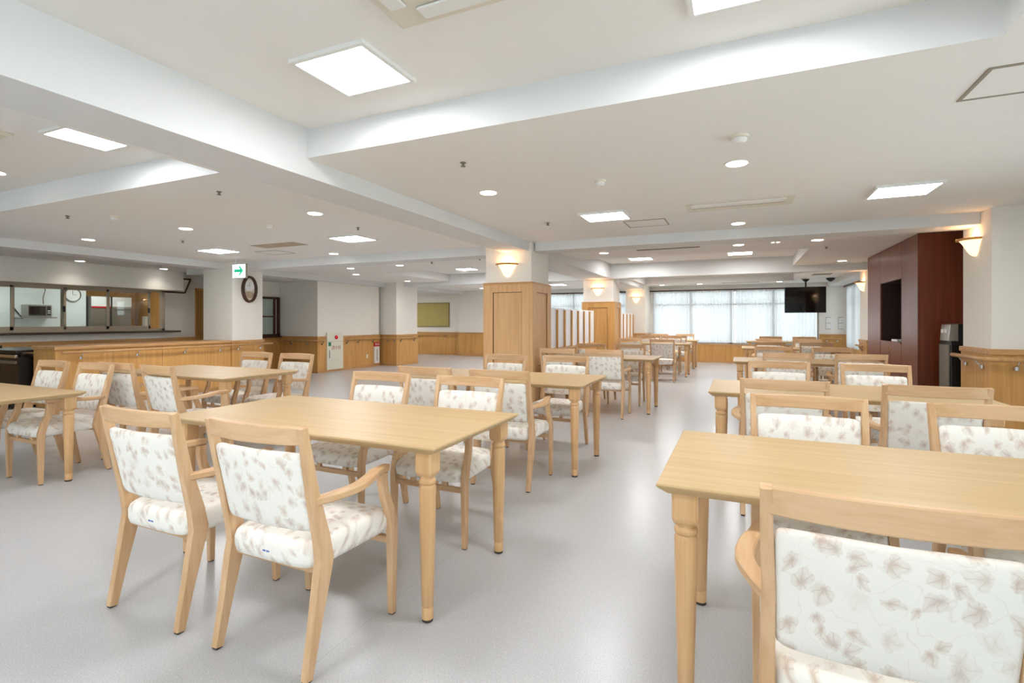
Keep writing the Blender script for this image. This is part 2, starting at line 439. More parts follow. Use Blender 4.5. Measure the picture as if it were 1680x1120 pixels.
# ---- right wall with the far window; windows beside and behind the camera
def wall_x(name, x0, x1, spans, y0, y1, ztop=ZC + .05):
    """wall slab from y0..y1; spans = openings (ya,yb,za,zb)"""
    b = MB(); cur = y0
    for (a, c, za, zb) in spans:
        if a > cur: b.box(x0, x1, cur, a, 0, ztop)
        if za > 0: b.box(x0, x1, a, c, 0, za)
        b.box(x0, x1, a, c, zb, ztop); cur = c
    if cur < y1: b.box(x0, x1, cur, y1, 0, ztop)
    return struct(name, b, 'wall')
def wall_y(name, y0, y1, spans, x0, x1, ztop=ZC + .05):
    b = MB(); cur = x0
    for (a, c, za, zb) in spans:
        if a > cur: b.box(cur, a, y0, y1, 0, ztop)
        if za > 0: b.box(a, c, y0, y1, 0, za)
        b.box(a, c, y0, y1, zb, ztop); cur = c
    if cur < x1: b.box(cur, x1, y0, y1, 0, ztop)
    return struct(name, b, 'wall')
wall_x('wall_right', 2.6, 2.8, [(-3.4, -.4, .55, 2.05), (.2, 4.6, .55, 2.05), (12.6, 15.45, .5, 2.07)], -4.2, 16)
wall_y('wall_front', -4.2, -4.0, [(-8.0, -3.2, .5, 2.06), (-2.6, 2.2, .5, 2.06)], -14.2, 2.8)
wall_y('wall_back', YB, YB + .2, [(-6.6, -3.1, .54, 2.06), (-2.37, 1.93, .53, 2.06)], -7.2, 2.8)
wall_y('wall_back_left', 15.3, 15.5, [], -12.2, -8.8)
wall_y('wall_back_pier', 15.15, 15.8, [], -8.8, -7.1)
# wood below the windows
def wains_face(x0, x1, y, h, th=.02, cap=True):
    trim(MB().box(x0, x1, y - th, y, .06, h - .045), 'panel')
    trim(MB().box(x0, x1, y - th - .012, y, h - .045, h), 'panel_x', .004)
    trim(MB().box(x0, x1, y - th - .006, y, 0, .06), 'panel_x')
wains_face(-2.43, 1.93, YB, .53); wains_face(-7.1, -2.98, YB, .54); wains_face(1.93, 2.6, YB, .84)
wains_face(-12, -8.8, 15.3, .8); wains_face(-8.8, -7.1, 15.15, .8)
for (a, c, h) in ((11.44, 12.6, .84), (12.6, 15.45, .5), (15.45, 15.58, .84)):
    trim(MB().box(2.58, 2.6, a, c, 0, h), 'panel')
# pelmet strips above the curtains
trim(MB().box(-2.43, 1.95, YB - .16, YB - .13, 2.05, 2.085), 'brown'); trim(MB().box(-7.1, -2.99, YB - .16, YB - .13, 2.05, 2.085), 'brown')
trim(MB().box(2.44, 2.47, 12.6, 15.4, 2.05, 2.085), 'brown')

# windows: frame + panes
def window(n, axis, a0, a1, z0, z1, pos, nm, mid):
    """axis 'x': runs along x at y=pos ; 'y': runs along y at x=pos"""
    b = MB(); f = .045
    def bx(u0, u1, q0, q1):
        if axis == 'x': b.box(u0, u1, pos, pos + .07, q0, q1)
        else: b.box(pos, pos + .07, u0, u1, q0, q1)
    bx(a0, a1, z0, z0 + f); bx(a0, a1, z1 - f, z1); bx(a0, a0 + f, z0, z1); bx(a1 - f, a1, z0, z1)
    for k in range(1, nm):
        u = a0 + (a1 - a0) * k / nm; bx(u - .03, u + .03, z0, z1)
    if mid: bx(a0, a1, mid - .025, mid + .025)
    o = struct('window_%d' % n, b, 'alu')
    b = MB()
    if axis == 'x': b.box(a0 + .02, a1 - .02, pos + .03, pos + .036, z0 + .02, z1 - .02)
    else: b.box(pos + .03, pos + .036, a0 + .02, a1 - .02, z0 + .02, z1 - .02)
    b.build('pane', 'glass', o)
window(1, 'x', -2.37, 1.93, .53, 2.06, YB + .06, 4, 1.66)
window(2, 'x', -6.6, -3.1, .54, 2.06, YB + .06, 4, 1.66)
window(3, 'y', 12.6, 15.45, .5, 2.07, 2.66, 3, 1.66)
window(4, 'y', -3.4, -.4, .55, 2.05, 2.66, 2, None)
window(5, 'y', .2, 4.6, .55, 2.05, 2.66, 4, None)
window(6, 'x', -8.0, -3.2, .5, 2.06, -4.14, 4, None)
window(7, 'x', -2.6, 2.2, .5, 2.06, -4.14, 4, None)

def curtain(name, a0, a1, pos, z0, z1, axis, label, amp=.028, pitch=.085):
    b = MB(); n = int((a1 - a0) / pitch * 8); zs = [z0, z0 + .35, z0 + .8, z1 - .12, z1]
    rng = random.Random(int(a0 * 100)); ph = [rng.uniform(-.6, .6) for _ in range(n // 8 + 3)]
    grid = []
    for j, z in enumerate(zs):
        row = []
        for i in range(n + 1):
            u = a0 + (a1 - a0) * i / n
            k = i / 8.; p = ph[int(k)] * (1 - k % 1) + ph[int(k) + 1] * (k % 1)
            q = amp * (1 if j < 4 else .6) * math.sin(2 * PI * k + p + .25 * math.sin(j * 1.3 + p)) * (.75 + .3 * math.sin(k * .7 + j * .2))
            row.append(b.b.verts.new((u, pos + q, z) if axis == 'x' else (pos + q, u, z)))
        grid.append(row)
    for r0, r1 in zip(grid, grid[1:]):
        for i in range(n): b.b.faces.new((r0[i], r0[i + 1], r1[i + 1], r1[i]))
    o = b.build(name, 'curtain', None, 'all'); tag(o, label, 'curtain'); return o
curtain('sheer_curtain', -2.36, -.13, YB - .08, .57, 2.05, 'x', 'sheer white curtain, left half of the wide far window')
curtain('sheer_curtain', -.10, 1.86, YB - .08, .57, 2.05, 'x', 'sheer white curtain, right half of the wide far window, behind the television')
curtain('sheer_curtain', -6.6, -3.0, YB - .08, .57, 2.05, 'x', 'sheer grey-white curtain seen behind the slatted screens left of the second column')
curtain('sheer_curtain', 13.0, 15.35, 2.52, .52, 2.05, 'y', 'sheer white curtain on the side window at far right, beside the dark red cabinet')

# ---- left side: kitchen block, block wall, alcove
struct('wall_left', MB().box(-8.85, -8.095, 6.09, 6.71, 0, ZC + .05), 'wall')      # pillar with the oval clock
wains(-8.865, -8.08, 6.075, 6.725, .84)
struct('wall_left_block', MB().box(-9.93, -8.73, 8.69, 10.84, 0, ZC), 'wall')
wains(-9.94, -8.715, 8.675, 10.85, .83)
struct('wall_left_alcove', MB().box(-10.1, -9.93, 7.4, 8.7, 0, ZC), 'wall')
trim(MB().box(-9.93, -9.91, 7.4, 8.68, 0, .83), 'panel')
struct('wall_left_rear', MB().box(-12.2, -8.25, 10.95, 11.9, 0, ZC), 'wall')
wains(-9.0, -8.235, 10.935, 11.915, .825)
struct('wall_left_far', MB().box(-12.3, -12.1, 11.9, 15.4, 0, ZC), 'wall')

# window_8: brown framed window in the alcove
b = MB()
for (y0, y1, z0, z1) in ((7.75, 8.66, .83, .88), (7.75, 8.66, 1.69, 1.74), (8.61, 8.66, .83, 1.74), (7.75, 7.8, .83, 1.74), (8.5, 8.54, .88, 1.69)):
    b.box(-9.93, -9.87, y0, y1, z0, z1)
wn = struct('window_8', b, 'brown')
MB().box(-9.925, -9.915, 7.8, 8.5, .88, 1.69).build('pane', 'glassgrey', wn)
MB().box(-9.9, -9.885, 7.8, 8.5, 1.27, 1.3).build('crossbar', 'brown', wn)
MB().box(-9.93, -9.8, 7.72, 8.68, .8, .83).build('sill', 'brown', wn)

# kitchen wall: opening between z .99 and 1.79
wall_x('wall_kitchen', -10.95, -10.85, [(-3.9, 6.62, .95, 1.80), (7.28, 8.02, 0, 1.87)], -4.2, 8.2)
struct('wall_kitchen_header', MB().box(-10.9, -10.6, -4.2, 6.86, 1.815, ZC + .02), 'wall')
trim(MB().box(-10.87, -10.6, -4.0, 6.84, 1.80, 1.816), 'bronze')
struct('wall_kitchen_dado', MB().box(-10.86, -10.68, -4.2, 6.7, .0, .95), 'wall')
trim(MB().box(-10.68, -10.66, -4.2, 6.7, 0, .79), 'panel'); trim(MB().box(-10.68, -10.64, -4.2, 6.7, .79, .84), 'panel_y')
struct('wall_kitchen_end', MB().box(-11, -10.0, 8.2, 8.4, 0, ZC), 'wall')
trim(MB().box(-10.85, -10.83, 6.7, 7.27, 0, .84), 'panel')
d = struct('door_1', MB().box(-10.94, -10.9, 7.3, 8.0, .01, 1.86), 'panel', .003)
b = MB(); b.box(-10.95, -10.83, 7.27, 7.31, 0, 1.89); b.box(-10.95, -10.83, 7.98, 8.02, 0, 1.89); b.box(-10.95, -10.83, 7.27, 8.02, 1.86, 1.9)
b.build('door_frame', 'panel', d)
b = MB(); b.tube([(-10.9, 7.38, .92), (-10.85, 7.38, .92), (-10.85, 7.47, .92)], .01); b.build('door_handle', 'chrome', d, True)
# kitchen room shell
struct('wall_kitchen_back', MB().box(-14.2, -12.75, -4.2, 6.17, 0, ZC).box(-14.2, -13.3, 6.17, 9, 0, ZC), 'kitchen_wall')
struct('wall_kitchen_far', MB().box(-13.3, -10.95, 7.45, 7.6, 0, ZC), 'panel')
trim(MB().box(-13.3, -13.28, 6.18, 7.45, 0, 2.2), 'panel')
# hatch counter
o = MB().box(-10.84, -10.45, -3.9, 6.72, .955, .99).build('hatch_counter', 'granite', None, bevel=.004)
tag(o, 'long dark stone counter shelf under the kitchen serving hatch', 'counter')
# sliding hatch windows
wk = struct('window_9', MB().box(-10.8, -10.72, -3.9, 6.56, .99, 1.03).box(-10.8, -10.72, -3.9, 6.56, 1.765, 1.80).box(-10.8, -10.72, 6.5, 6.56, .99, 1.80), 'bronze')
edges = [2.8, 4.19, 4.87, 5.56, 6.26]
for k in range(1, len(edges)):
    y0, y1 = edges[k - 1] - .03, edges[k] + .03; dx = .0 if k % 2 else .03
    b = MB(); f = .035
    b.box(-10.79 + dx, -10.765 + dx, y0, y1, 1.03, 1.03 + f * 1.6); b.box(-10.79 + dx, -10.765 + dx, y0, y1, 1.765 - f, 1.765)
    b.box(-10.79 + dx, -10.765 + dx, y0, y0 + f, 1.03, 1.765); b.box(-10.79 + dx, -10.765 + dx, y1 - f, y1, 1.03, 1.765)
    b.build('sash', 'bronze', wk)
    MB().box(-10.78 + dx, -10.776 + dx, y0 + f, y1 - f, 1.09, 1.73).build('pane', 'glass', wk)
    MB().box(-10.766 + dx, -10.745 + dx, y1 - .05, y1 - .02, 1.34, 1.44).build('catch', 'black', wk)
wk2 = struct('window_10', MB().box(-10.8, -10.72, -3.9, 2.74, 1.03, 1.07).box(-10.8, -10.72, -.7, -.62, 1.03, 1.8).box(-10.8, -10.72, 1.0, 1.08, 1.03, 1.8), 'bronze')

# ================================================================== TABLES
def turned_leg(x, y, h):
    b = MB(); s = .0375
    z1 = h - .032
    b.loft([[(x + u * q, y + v * q, z) for u, v in ((-1, -.8), (-.8, -1), (.8, -1), (1, -.8), (1, .8), (.8, 1), (-.8, 1), (-1, .8))]
            for q, z in ((s * .8, z1 - .096), (s * .96, z1 - .086), (s, z1 - .076), (s, z1))])
    b.lathe([(.0225, .012), (.0235, .055), (.0215, .058), (.0235, .061), (.0265, .2), (.0315, .40), (.0335, z1 - .145), (.0325, z1 - .137),
             (.028, z1 - .131), (.0325, z1 - .127), (.0345, z1 - .119), (.0325, z1 - .111), (.027, z1 - .106), (.03, z1 - .09)], (x, y, 0), 24)
    return b
TABLE = None
def make_table(L, W, H):
    t_ = thing('dining_table', '', 'table')
    b = MB(); x, y = L / 2, W / 2
    b.loft([[(sx * (x - i), sy * (y - i), z) for sx, sy in ((-1, -1), (1, -1), (1, 1), (-1, 1))] for i, z in ((.03, H - .034), (.004, H - .012), (0, H - .006), (.003, H))])
    b.build('tabletop', 'top', t_, bevel=.0015)
    for sx in (-1, 1):
        for sy in (-1, 1):
            l = turned_leg(sx * (x - .078), sy * (y - .078), H).build('leg', 'tleg', t_, True)
            MB().lathe([(.019, 0), (.0215, .002), (.0215, .013), (.019, .014)], (sx * (x - .078), sy * (y - .078), 0), 16).build('foot_pad', 'rubber', l, True, label='dark rubber foot pad')
    return t_
LT, WT = 1.6, .8
# name, right/left x, near y, label ; x given = left edge
T_ = dict(A=(-2.64, 1.605), B=(-2.66, 3.62), C=(-2.41, 6.47), D=(-2.385, 11.15), E=(-2.55, 13.2), F=(-6.03, 1.35), G=(-5.50, 2.85),
          P=(-.225, 1.53), Q=(-.195, 3.69), R=(-.07, 6.62), S=(.04, 9.95), U=(.15, 13.3))
TL = dict(A='pale wooden dining table with turned legs, the large near one left of the aisle',
          B='pale wooden dining table, second back left of the aisle, in front of the clad column',
          C='pale wooden dining table, third back left of the aisle, just right of the clad column',
          D='pale wooden dining table, fourth back left of the aisle, towards the far window',
          E='pale wooden dining table left of the aisle, the one nearest the far window',
          F='lower pale wooden dining table cut off by the left edge of the photo',
          G='pale wooden dining table standing closest to the long counter with the handrail',
          P='pale wooden dining table, the nearest one right of the aisle, behind the big foreground chair',
          Q='pale wooden dining table, second back right of the aisle',
          R='pale wooden dining table, third back right of the aisle, beside the dark red cabinet',
          S='pale wooden dining table, fourth back right of the aisle, behind the cabinet front',
          U='pale wooden dining table right of the aisle, nearest the far window')
tab = make_table(LT, WT, .70)
tabF = make_table(LT, WT, .655)
tabS = make_table(1.44, WT, .70)
for k, (x0, y0) in T_.items():
    loc = (x0 + LT / 2, y0 + WT / 2, 0)
    if k == 'A': tab.location = loc; tab['label'] = TL[k]; tab['group'] = 'dining tables'
    elif k == 'F': tabF.location = loc; tabF['label'] = TL[k]; tabF['group'] = 'dining tables'
    elif k in 'CD':
        loc = (x0 + .72, y0 + WT / 2, 0)
        if k == 'C': tabS.location = loc; tabS['label'] = TL[k]; tabS['group'] = 'dining tables'
        else: dup(tabS, loc, 0, TL[k], 'dining tables')
    else: dup(tab, loc, 0, TL[k], 'dining tables')

# ================================================================== CHAIRS
def bezier(pts, n):
    out = []
    for i in range(len(pts) - 1):
        p0 = Vector(pts[max(i - 1, 0)]); p1 = Vector(pts[i]); p2 = Vector(pts[i + 1]); p3 = Vector(pts[min(i + 2, len(pts) - 1)])
        for k in range(n):
            t_ = k / n
            out.append(.5 * ((2 * p1) + (p2 - p0) * t_ + (2 * p0 - 5 * p1 + 4 * p2 - p3) * t_ ** 2 + (3 * p1 - p0 - 3 * p2 + p3) * t_ ** 3))
    out.append(Vector(pts[-1])); return out
def rake(z):      # y of the back line at height z (above the seat)
    return .090 - (z - .38) * .215
def make_chair():
    r = thing('dining_armchair', '', 'chair')
    W = .215
    for s in (-1, 1):
        # rear leg runs from the foot to the top rail
        X = s * W
        pts = [(X * 1.0, .018, .006), (X * 1.0, .052, .17), (X, .082, .315), (X, .094, .37), (X, .080, .45), (X, rake(.6), .6), (X * 1.02, rake(.74), .74), (X * 1.03, rake(.832), .832)]
        sec = [(.0135, .0165), (.0145, .022), (.0155, .031), (.0155, .033), (.0145, .029), (.0135, .021), (.0125, .017), (.0115, .0135)]
        b = MB(); b.sweep(pts, sec, (1, 0, 0), .22); l = b.build('leg', 'beech', r, True)
        MB().box(X - .011, X + .011, .006, .03, 0, .006).build('glide', 'rubber', l)
        # front leg continues up as the arm post
        XF = s * .222
        pts = [(XF, .452, .006), (XF, .452, .17), (XF, .452, .31), (XF, .449, .365), (XF, .436, .42), (XF * .985, .408, .49), (XF * .98, .398, .55), (XF * .98, .400, .580)]
        sec = [(.0125, .0135), (.0145, .0165), (.0155, .0205), (.0158, .0215), (.0155, .020), (.0148, .0185), (.0148, .0185), (.0148, .019)]
        b = MB(); b.sweep(pts, sec, (1, 0, 0), .22); l = b.build('leg', 'beech', r, True)
        MB().box(XF - .01, XF + .01, .442, .462, 0, .006).build('glide', 'rubber', l)
        # armrest bows outwards
        p = bezier([(s * .214, rake(.6) + .012, .578), (s * .238, .12, .580), (s * .260, .20, .586), (s * .250, .28, .594), (s * .230, .34, .598), (s * .2195, .42, .596)], 5)
        n = len(p); sec = [(.0165 + .006 * math.sin(PI * i / (n - 1)), .0135) for i in range(n)]
        b = MB(); b.sweep(p, sec, None, .35); b.build('armrest', 'beech_y', r, True)
    # top rail, bowed backwards
    def bow(x): return -.03 * (1 - (x / .22) ** 2)
    p = [(x, rake(.80) + bow(x), .8045) for x in [-.219 + .438 * i / 14 for i in range(15)]]
    n = len(p); b = MB(); b.sweep(p, [(.0285 + .002 * math.sin(PI * i / (n - 1)), .0115) for i in range(n)], (0, 0, 1), .3)
    b.build('top_rail', 'beech_x', r, True)
    # front and rear stretchers under the seat, with blocks
    b = MB(); b.box(-.215, .215, .436, .458, .285, .312); b.build('front_stretcher', 'beech_x', r, bevel=.003)
    for x in (-.1, .1): MB().box(x - .014, x + .014, .435, .455, .312, .345).build('spacer_block', 'beech_x', r)
    MB().box(-.205, .205, .08, .10, .32, .35).build('rear_stretcher', 'beech_x', r)
    # seat cushion
    def mp(u, v, d, au, av): return (u, .266 + v, d + (.010 * (1 - au ** 2) * (1 - av ** 2) if d > .40 else 0) - (.016 * max(0, (v - .12) / .1) if d > .39 else 0))
    b = MB(); wf = lambda v: .205 + .019 * (v + .22) / .44
    b.pad(wf, .222, 0, [(.0, .4, .338), (.02, 1, .338), (.004, 1, .345), (0, 1, .365), (0, 1, .395), (.005, 1, .412), (.016, 1, .424), (.03, 1, .428), (.03, .8, .430), (.03, .5, .431), (.03, .22, .432)], mp, 44, 7.)
    se = b.build('seat', 'fab_seat', r, 'all')
    # small blue maker's mark on the rear edge of the seat
    b = MB()
    for dx in (-.014, -.007, .003, .011): b.box(dx - .003, dx + .003, .0432, .0437, .375, .381)
    b.build('maker_mark', 'blueink', se, label='small blue printed mark on the rear edge of the seat')
    # back cushion
    def mp2(u, v, d, au, av):
        z = .607 + v
        return (u, rake(z) + bow(u) * .9 + d, z)
    b = MB(); wf = lambda v: .2035 + .002 * v / .13
    fr = .020; bk = -.013
    b.pad(wf, .138, 0, [(.0, .3, bk - .004), (.0, .7, bk - .003), (.012, 1, bk), (.003, 1, bk + .004), (0, 1, bk + .012), (0, 1, fr - .010), (.004, 1, fr - .004), (.014, 1, fr + .001), (0, .8, fr + .006), (0, .45, fr + .009), (0, .2, fr + .010)], mp2, 56, 16.)
    b.build('backrest', 'fab_back', r, 'all')
    return r
ch0 = make_chair()
# (centre x, y of the rear feet, facing +1 = towards +Y / -1 = towards camera, extra turn, label)
B0 = 'light wood armchair with leaf-print fabric'
chairs = [
 (-2.145, 1.215, 1, 0, 'back to camera at the large near table, left one of the pair', 'A'),
 (-1.500, 1.215, 1, 0, 'back to camera at the large near table, right one of the pair', 'A'),
 (-2.19, 2.74, -1, 0, 'facing camera across the large near table, left one of the pair', 'A'),
 (-1.515, 2.74, -1, 0, 'facing camera at the large near table, beside its turned leg', 'A'),
 (-2.16, 3.21, 1, 0, 'back to camera at second left table, farther from the aisle', 'B'),
 (-1.54, 3.21, 1, 0, 'back to camera at second left table, the one by the aisle', 'B'),
 (-2.20, 4.75, -1, 0, 'in front of the clad column, mostly hidden behind the second table', 'B'),
 (-1.55, 4.75, -1, 0, 'facing camera behind the second table, right of the clad column', 'B'),
 (-2.10, 6.08, 1, 0, 'back to camera at third left table, farther from the aisle', 'C'),
 (-1.50, 6.08, 1, 0, 'back to camera at third left table, the one by the aisle', 'C'),
 (-2.08, 7.62, -1, 0, 'facing camera behind the third table, left one below the slatted screen', 'C'),
 (-1.49, 7.62, -1, 0, 'facing camera behind the third table, right one by the aisle', 'C'),
 (-2.03, 10.4, 1, 0, 'back to camera at fourth left table, farther from the aisle', 'D'),
 (-1.36, 10.1, 1, .04, 'standing clear with back to camera, before fourth left table', 'D'),
 (-2.03, 12.3, -1, 0, 'facing camera behind fourth left table, farther from the aisle', 'D'),
 (-1.45, 12.3, -1, 0, 'facing camera behind fourth left table, the one by the aisle', 'D'),
 (-2.0, 12.8, 1, 0, 'back to camera at last left table, farther from the aisle', 'E'),
 (-1.38, 12.8, 1, 0, 'back to camera at last left table, the one by the aisle', 'E'),
 (-2.0, 14.35, -1, 0, 'against the far curtain left of the aisle, left one', 'E'),
 (-1.33, 14.35, -1, 0, 'against the far curtain left of the aisle, right one', 'E'),
 (-5.44, 2.39, -1, 0, 'facing camera at the cut-off left table, left one of the pair', 'F'),
 (-4.80, 2.39, -1, 0, 'facing camera at the cut-off left table, right one beside its turned leg', 'F'),
 (-4.73, 2.50, 1, 0, 'back to camera at the counter table, left one, half hidden', 'G'),
 (-4.13, 2.47, 1, -.10, 'back to camera at the counter table, right one, arm in view', 'G'),
 (-4.88, 3.97, -1, 0, 'facing camera at the counter table, left of far pair', 'G'),
 (-4.28, 3.97, -1, 0, 'facing camera at the counter table, right of far pair', 'G'),
 (.272, 1.188, 1, 0, 'very large in the bottom right foreground, back to camera', 'P'),
 (.28, 2.66, -1, 0, 'facing camera across the nearest right table, left one of the pair', 'P'),
 (.955, 2.66, -1, 0, 'facing camera at nearest right table, cut by the photo edge', 'P'),
 (.235, 3.36, 1, 0, 'back to camera at second right table, arm by the aisle', 'Q'),
 (.945, 3.36, 1, 0, 'back to camera at the second right table, right one below the cabinet', 'Q'),
 (.30, 4.84, -1, 0, 'facing camera behind the second right table, left one', 'Q'),
 (.98, 4.84, -1, 0, 'facing camera behind the second right table, right one', 'Q'),
 (.47, 6.27, 1, 0, 'back to camera at the third right table, left one', 'R'),
 (1.16, 6.33, 1, 0, 'back to camera at the third right table, right one before the cabinet corner', 'R'),
 (.42, 7.72, -1, 0, 'facing camera behind the third right table, left one', 'R'),
 (1.10, 7.72, -1, 0, 'facing camera behind the third right table, right one by the cabinet niche', 'R'),
 (.47, 9.5, 1, 0, 'back to camera at the fourth right table, left one', 'S'),
 (1.13, 9.5, 1, 0, 'back to camera at the fourth right table, right one', 'S'),
 (.52, 11.05, -1, 0, 'facing camera behind the fourth right table, left one', 'S'),
 (1.18, 11.05, -1, 0, 'facing camera behind the fourth right table, right one', 'S'),
 (.65, 12.95, 1, 0, 'back to camera at last right table, left one', 'U'),
 (1.32, 12.95, 1, 0, 'back to camera at last right table, right one', 'U'),
]
for i, (cx, yr, f, rot, lab, tk) in enumerate(chairs):
    lab = 'beech armchair ' + lab
    loc = (cx, yr, 0); rz = (0 if f > 0 else PI) + rot
    if i == 0:
        ch0.location = loc; ch0.rotation_euler = (0, 0, rz); ch0['label'] = lab; ch0['group'] = 'leaf-print dining armchairs'
    else: dup(ch0, loc, rz, lab, 'leaf-print dining armchairs')

# ================================================================== CEILING LIGHTS
def panel_light(x0, x1, y0, y1, z, label):
    t_ = thing('panel_light', label, 'ceiling light', ((x0 + x1) / 2, (y0 + y1) / 2, z), 0, 'square ceiling light panels')
    a, c = (x1 - x0) / 2, (y1 - y0) / 2; f = .022
    b = MB()
    for (p, q, r_, s_) in ((-a - f, a + f, -c - f, -c), (-a - f, a + f, c, c + f), (-a - f, -a, -c, c), (a, a + f, -c, c)): b.box(p, q, r_, s_, -.02, 0)
    b.build('frame', 'white', t_)
    MB().box(-a, a, -c, c, -.014, -.002).build('diffuser', 'lamp_kitchen' if x0 < -11 else 'lamp' if y1 < 3 else 'lamp_mid' if y1 < 6 and x0 > -3 else 'lamp_far', t_)
PL = [(-1.89, -1.50, 1.745, 2.10, ZT, 'large lit square ceiling panel at upper left of the near ceiling tray'),
      (-.16, .23, 1.745, 2.10, ZT, 'lit square ceiling panel cut off by the top edge of the photo'),
      (-4.06, -3.67, 1.735, 2.08, ZT, 'lit ceiling panel at far upper left, half hidden by the beam'),
      (-1.39, -.99, 4.71, 5.05, ZC, 'lit ceiling panel on the lower ceiling above the second table, centre of photo'),
      (.97, 1.36, 4.68, 5.05, ZC, 'lit ceiling panel on the lower ceiling at right, before the right pillar'),
      (-4.57, -4.15, 4.74, 5.09, ZC, 'lit ceiling panel left of the centre column, right one of the left pair'),
      (-7.10, -6.68, 4.80, 5.14, ZC, 'lit ceiling panel nearest the oval clock, left one of the left pair'),
      (-1.93, -1.53, 9.75, 10.10, ZT, 'small lit ceiling panel in the far ceiling tray, left one'),
      (-.18, .2, 9.65, 10.0, ZT, 'small lit ceiling panel in the far ceiling tray, right one above the aisle'),
      (-5.95, -5.55, 10.1, 10.45, ZT, 'small lit ceiling panel just left of the clad column, far tray')]
for p in PL: panel_light(*p)
# lamps of the unseen part of the room (same grid, behind and beside the camera)
for (x, y) in ((-1.7, -.2), (.04, -.2), (-3.87, -.2), (-5.8, -.2), (-7.4, -.2)):
    panel_light(x - .195, x + .195, y - .175, y + .175, ZT, 'lit square ceiling panel in the part of the room behind the camera')
for (x, y, z) in ((-4.1, 10.2, ZT), (-4.6, 13.4, ZC), (-10.6, 13.6, ZC), (-6.0, 13.4, ZC), (-1.6, 13.3, ZT), (-.4, 13.3, ZT)):  # extra panels added out of view to brighten the dark far room
    panel_light(x - .195, x + .195, y - .175, y + .175, z, 'added ceiling panel brightening the far room, hidden behind columns and beams')
def down(x, y, z, label, w=DOWN_W, r=.064, lamp=True):
    t_ = thing('downlight', label, 'downlight', (x, y, z), 0, 'round recessed downlights')
    MB().lathe([(r, -.002), (r + .012, -.004), (r + .014, -.001), (r + .012, .0)], (0, 0, 0), 24).build('trim_ring', 'white', t_, True)
    MB().lathe([(.001, -.006), (r, -.005), (r, -.003), (.001, -.002)], (0, 0, 0), 24).build('diffuser', 'down', t_)
    if lamp and w:
        l = bpy.data.lights.new('downlight_lamp', 'SPOT'); l.energy = w; l.spot_size = 2.3; l.spot_blend = 1
        l.shadow_soft_size = .05; l.color = (1, .93, .82)
        lo = bpy.data.objects.new('downlight_lamp', l); COL.objects.link(lo); lo.location = (0, 0, -.012); lo.parent = t_
DL = [(-.015, 3.63, ZC, 'round downlight above the aisle, largest one at right of centre'), (-1.84, 3.64, ZC, 'round downlight left of the panel above the second table'),
      (-3.71, 3.66, ZC, 'round downlight just below the beam at left of centre'), (-5.63, 3.67, ZC, 'round downlight left of centre, third from the aisle'),
      (-7.51, 3.66, ZC, 'round downlight farthest left in the near row, by the kitchen beam'),
      (-.012, 5.86, ZC, 'round downlight above the aisle, in front of the crossbeam'), (-.01, 7.5, ZC, 'round downlight above the aisle, just beyond the crossbeam'),
      (.905, 7.46, ZC, 'round downlight just left of the dark red cabinet top'), (-1.87, 7.57, ZC, 'round downlight just right of the clad column, beyond the crossbeam'),
      (-5.65, 5.95, ZC, 'round downlight before the left crossbeam, between the two panels'),
      (-6.91, 7.73, ZC, 'round downlight beyond the left crossbeam, left upper one of the pair'), (-7.7, 8.78, ZC, 'round downlight beyond the left crossbeam, left lower one of the pair'),
      (-5.71, 7.68, ZC, 'round downlight beyond the left crossbeam, nearest the clad column'), (-7.77, 10.78, ZC, 'round downlight above the white corner wall, far left'),
      (-10.30, 4.895, ZC, 'round downlight over the kitchen hatch, left one'), (-10.35, 6.31, ZC, 'round downlight over the kitchen hatch, right one'),
      (-10.30, 3.45, ZC, 'round downlight over the kitchen hatch, just beyond the left edge of the photo')]
for p in DL: down(*p, w=(12 if p[0] < -10 else DOWN_W if p[1] < 5 else 16))
for (x, y, l_) in ((-2.0, 14.9, 'small far downlight above the left end of the wide curtain'), (-1.0, 14.9, 'small far downlight above the middle of the wide curtain'), (.95, 14.9, 'small far downlight above the television'),
                   (1.6, 10.2, 'small downlight behind the television bracket, far right'), (-4.6, 13.6, 'small downlight seen above the slatted screens'), (-7.3, 14.0, 'small downlight beside the clad column, far left room')):
    down(x, y, ZC, l_, w=16)
down(-5.55, 2.05, ZT, 'round downlight cut by the left photo edge, in the left ceiling tray')
# tiny twin spots
for k, x in enumerate((.40, .46)):
    down(x, 7.45, ZC, ('left' if k == 0 else 'right') + ' one of the two tiny twin spots beyond the crossbeam', r=.018, w=.6)
# kitchen ceiling lamp
panel_light(-12.1, -11.7, 4.2, 4.6, ZC, 'kitchen ceiling light panel hidden behind the hatch header, near one')
panel_light(-12.1, -11.7, 6.0, 6.4, ZC, 'kitchen ceiling light panel hidden behind the hatch header, far one')

# sprinklers
SPK = [(-1.64, 2.88), (-3.78, 2.73), (-6.0, 2.75), (-3.83, 4.40), (-1.83, 5.0), (-6.5, 4.2), (.98, 6.6), (1.1, 8.2), (-6.05, 7.0), (-4.9, 7.5), (-3.9, 7.4), (-1.5, 7.1)]
SPN = ['by the near tray corner, centre', 'left of the big beam', 'near the left tray edge', 'left of the centre column', 'beside the centre ceiling panel', 'by the left pair of panels',
       'beyond the crossbeam at right', 'before the cabinet at right', 'beyond the left crossbeam, left one', 'beyond the left crossbeam, right one', 'left of the clad column top', 'beyond the crossbeam, beside the air slot']
for (x, y), n_ in zip(SPK, SPN):
    b = MB(); b.lathe([(.02, 0), (.02, -.004), (.009, -.008), (.008, -.02), (.016, -.024), (.016, -.027), (.002, -.03)], (0, 0, 0), 14)
    o = b.build('sprinkler_head', 'steel_d', None, True); o.location = (x, y, ZC); tag(o, 'tiny metal ceiling sprinkler ' + n_, 'sprinkler', 'ceiling sprinklers')
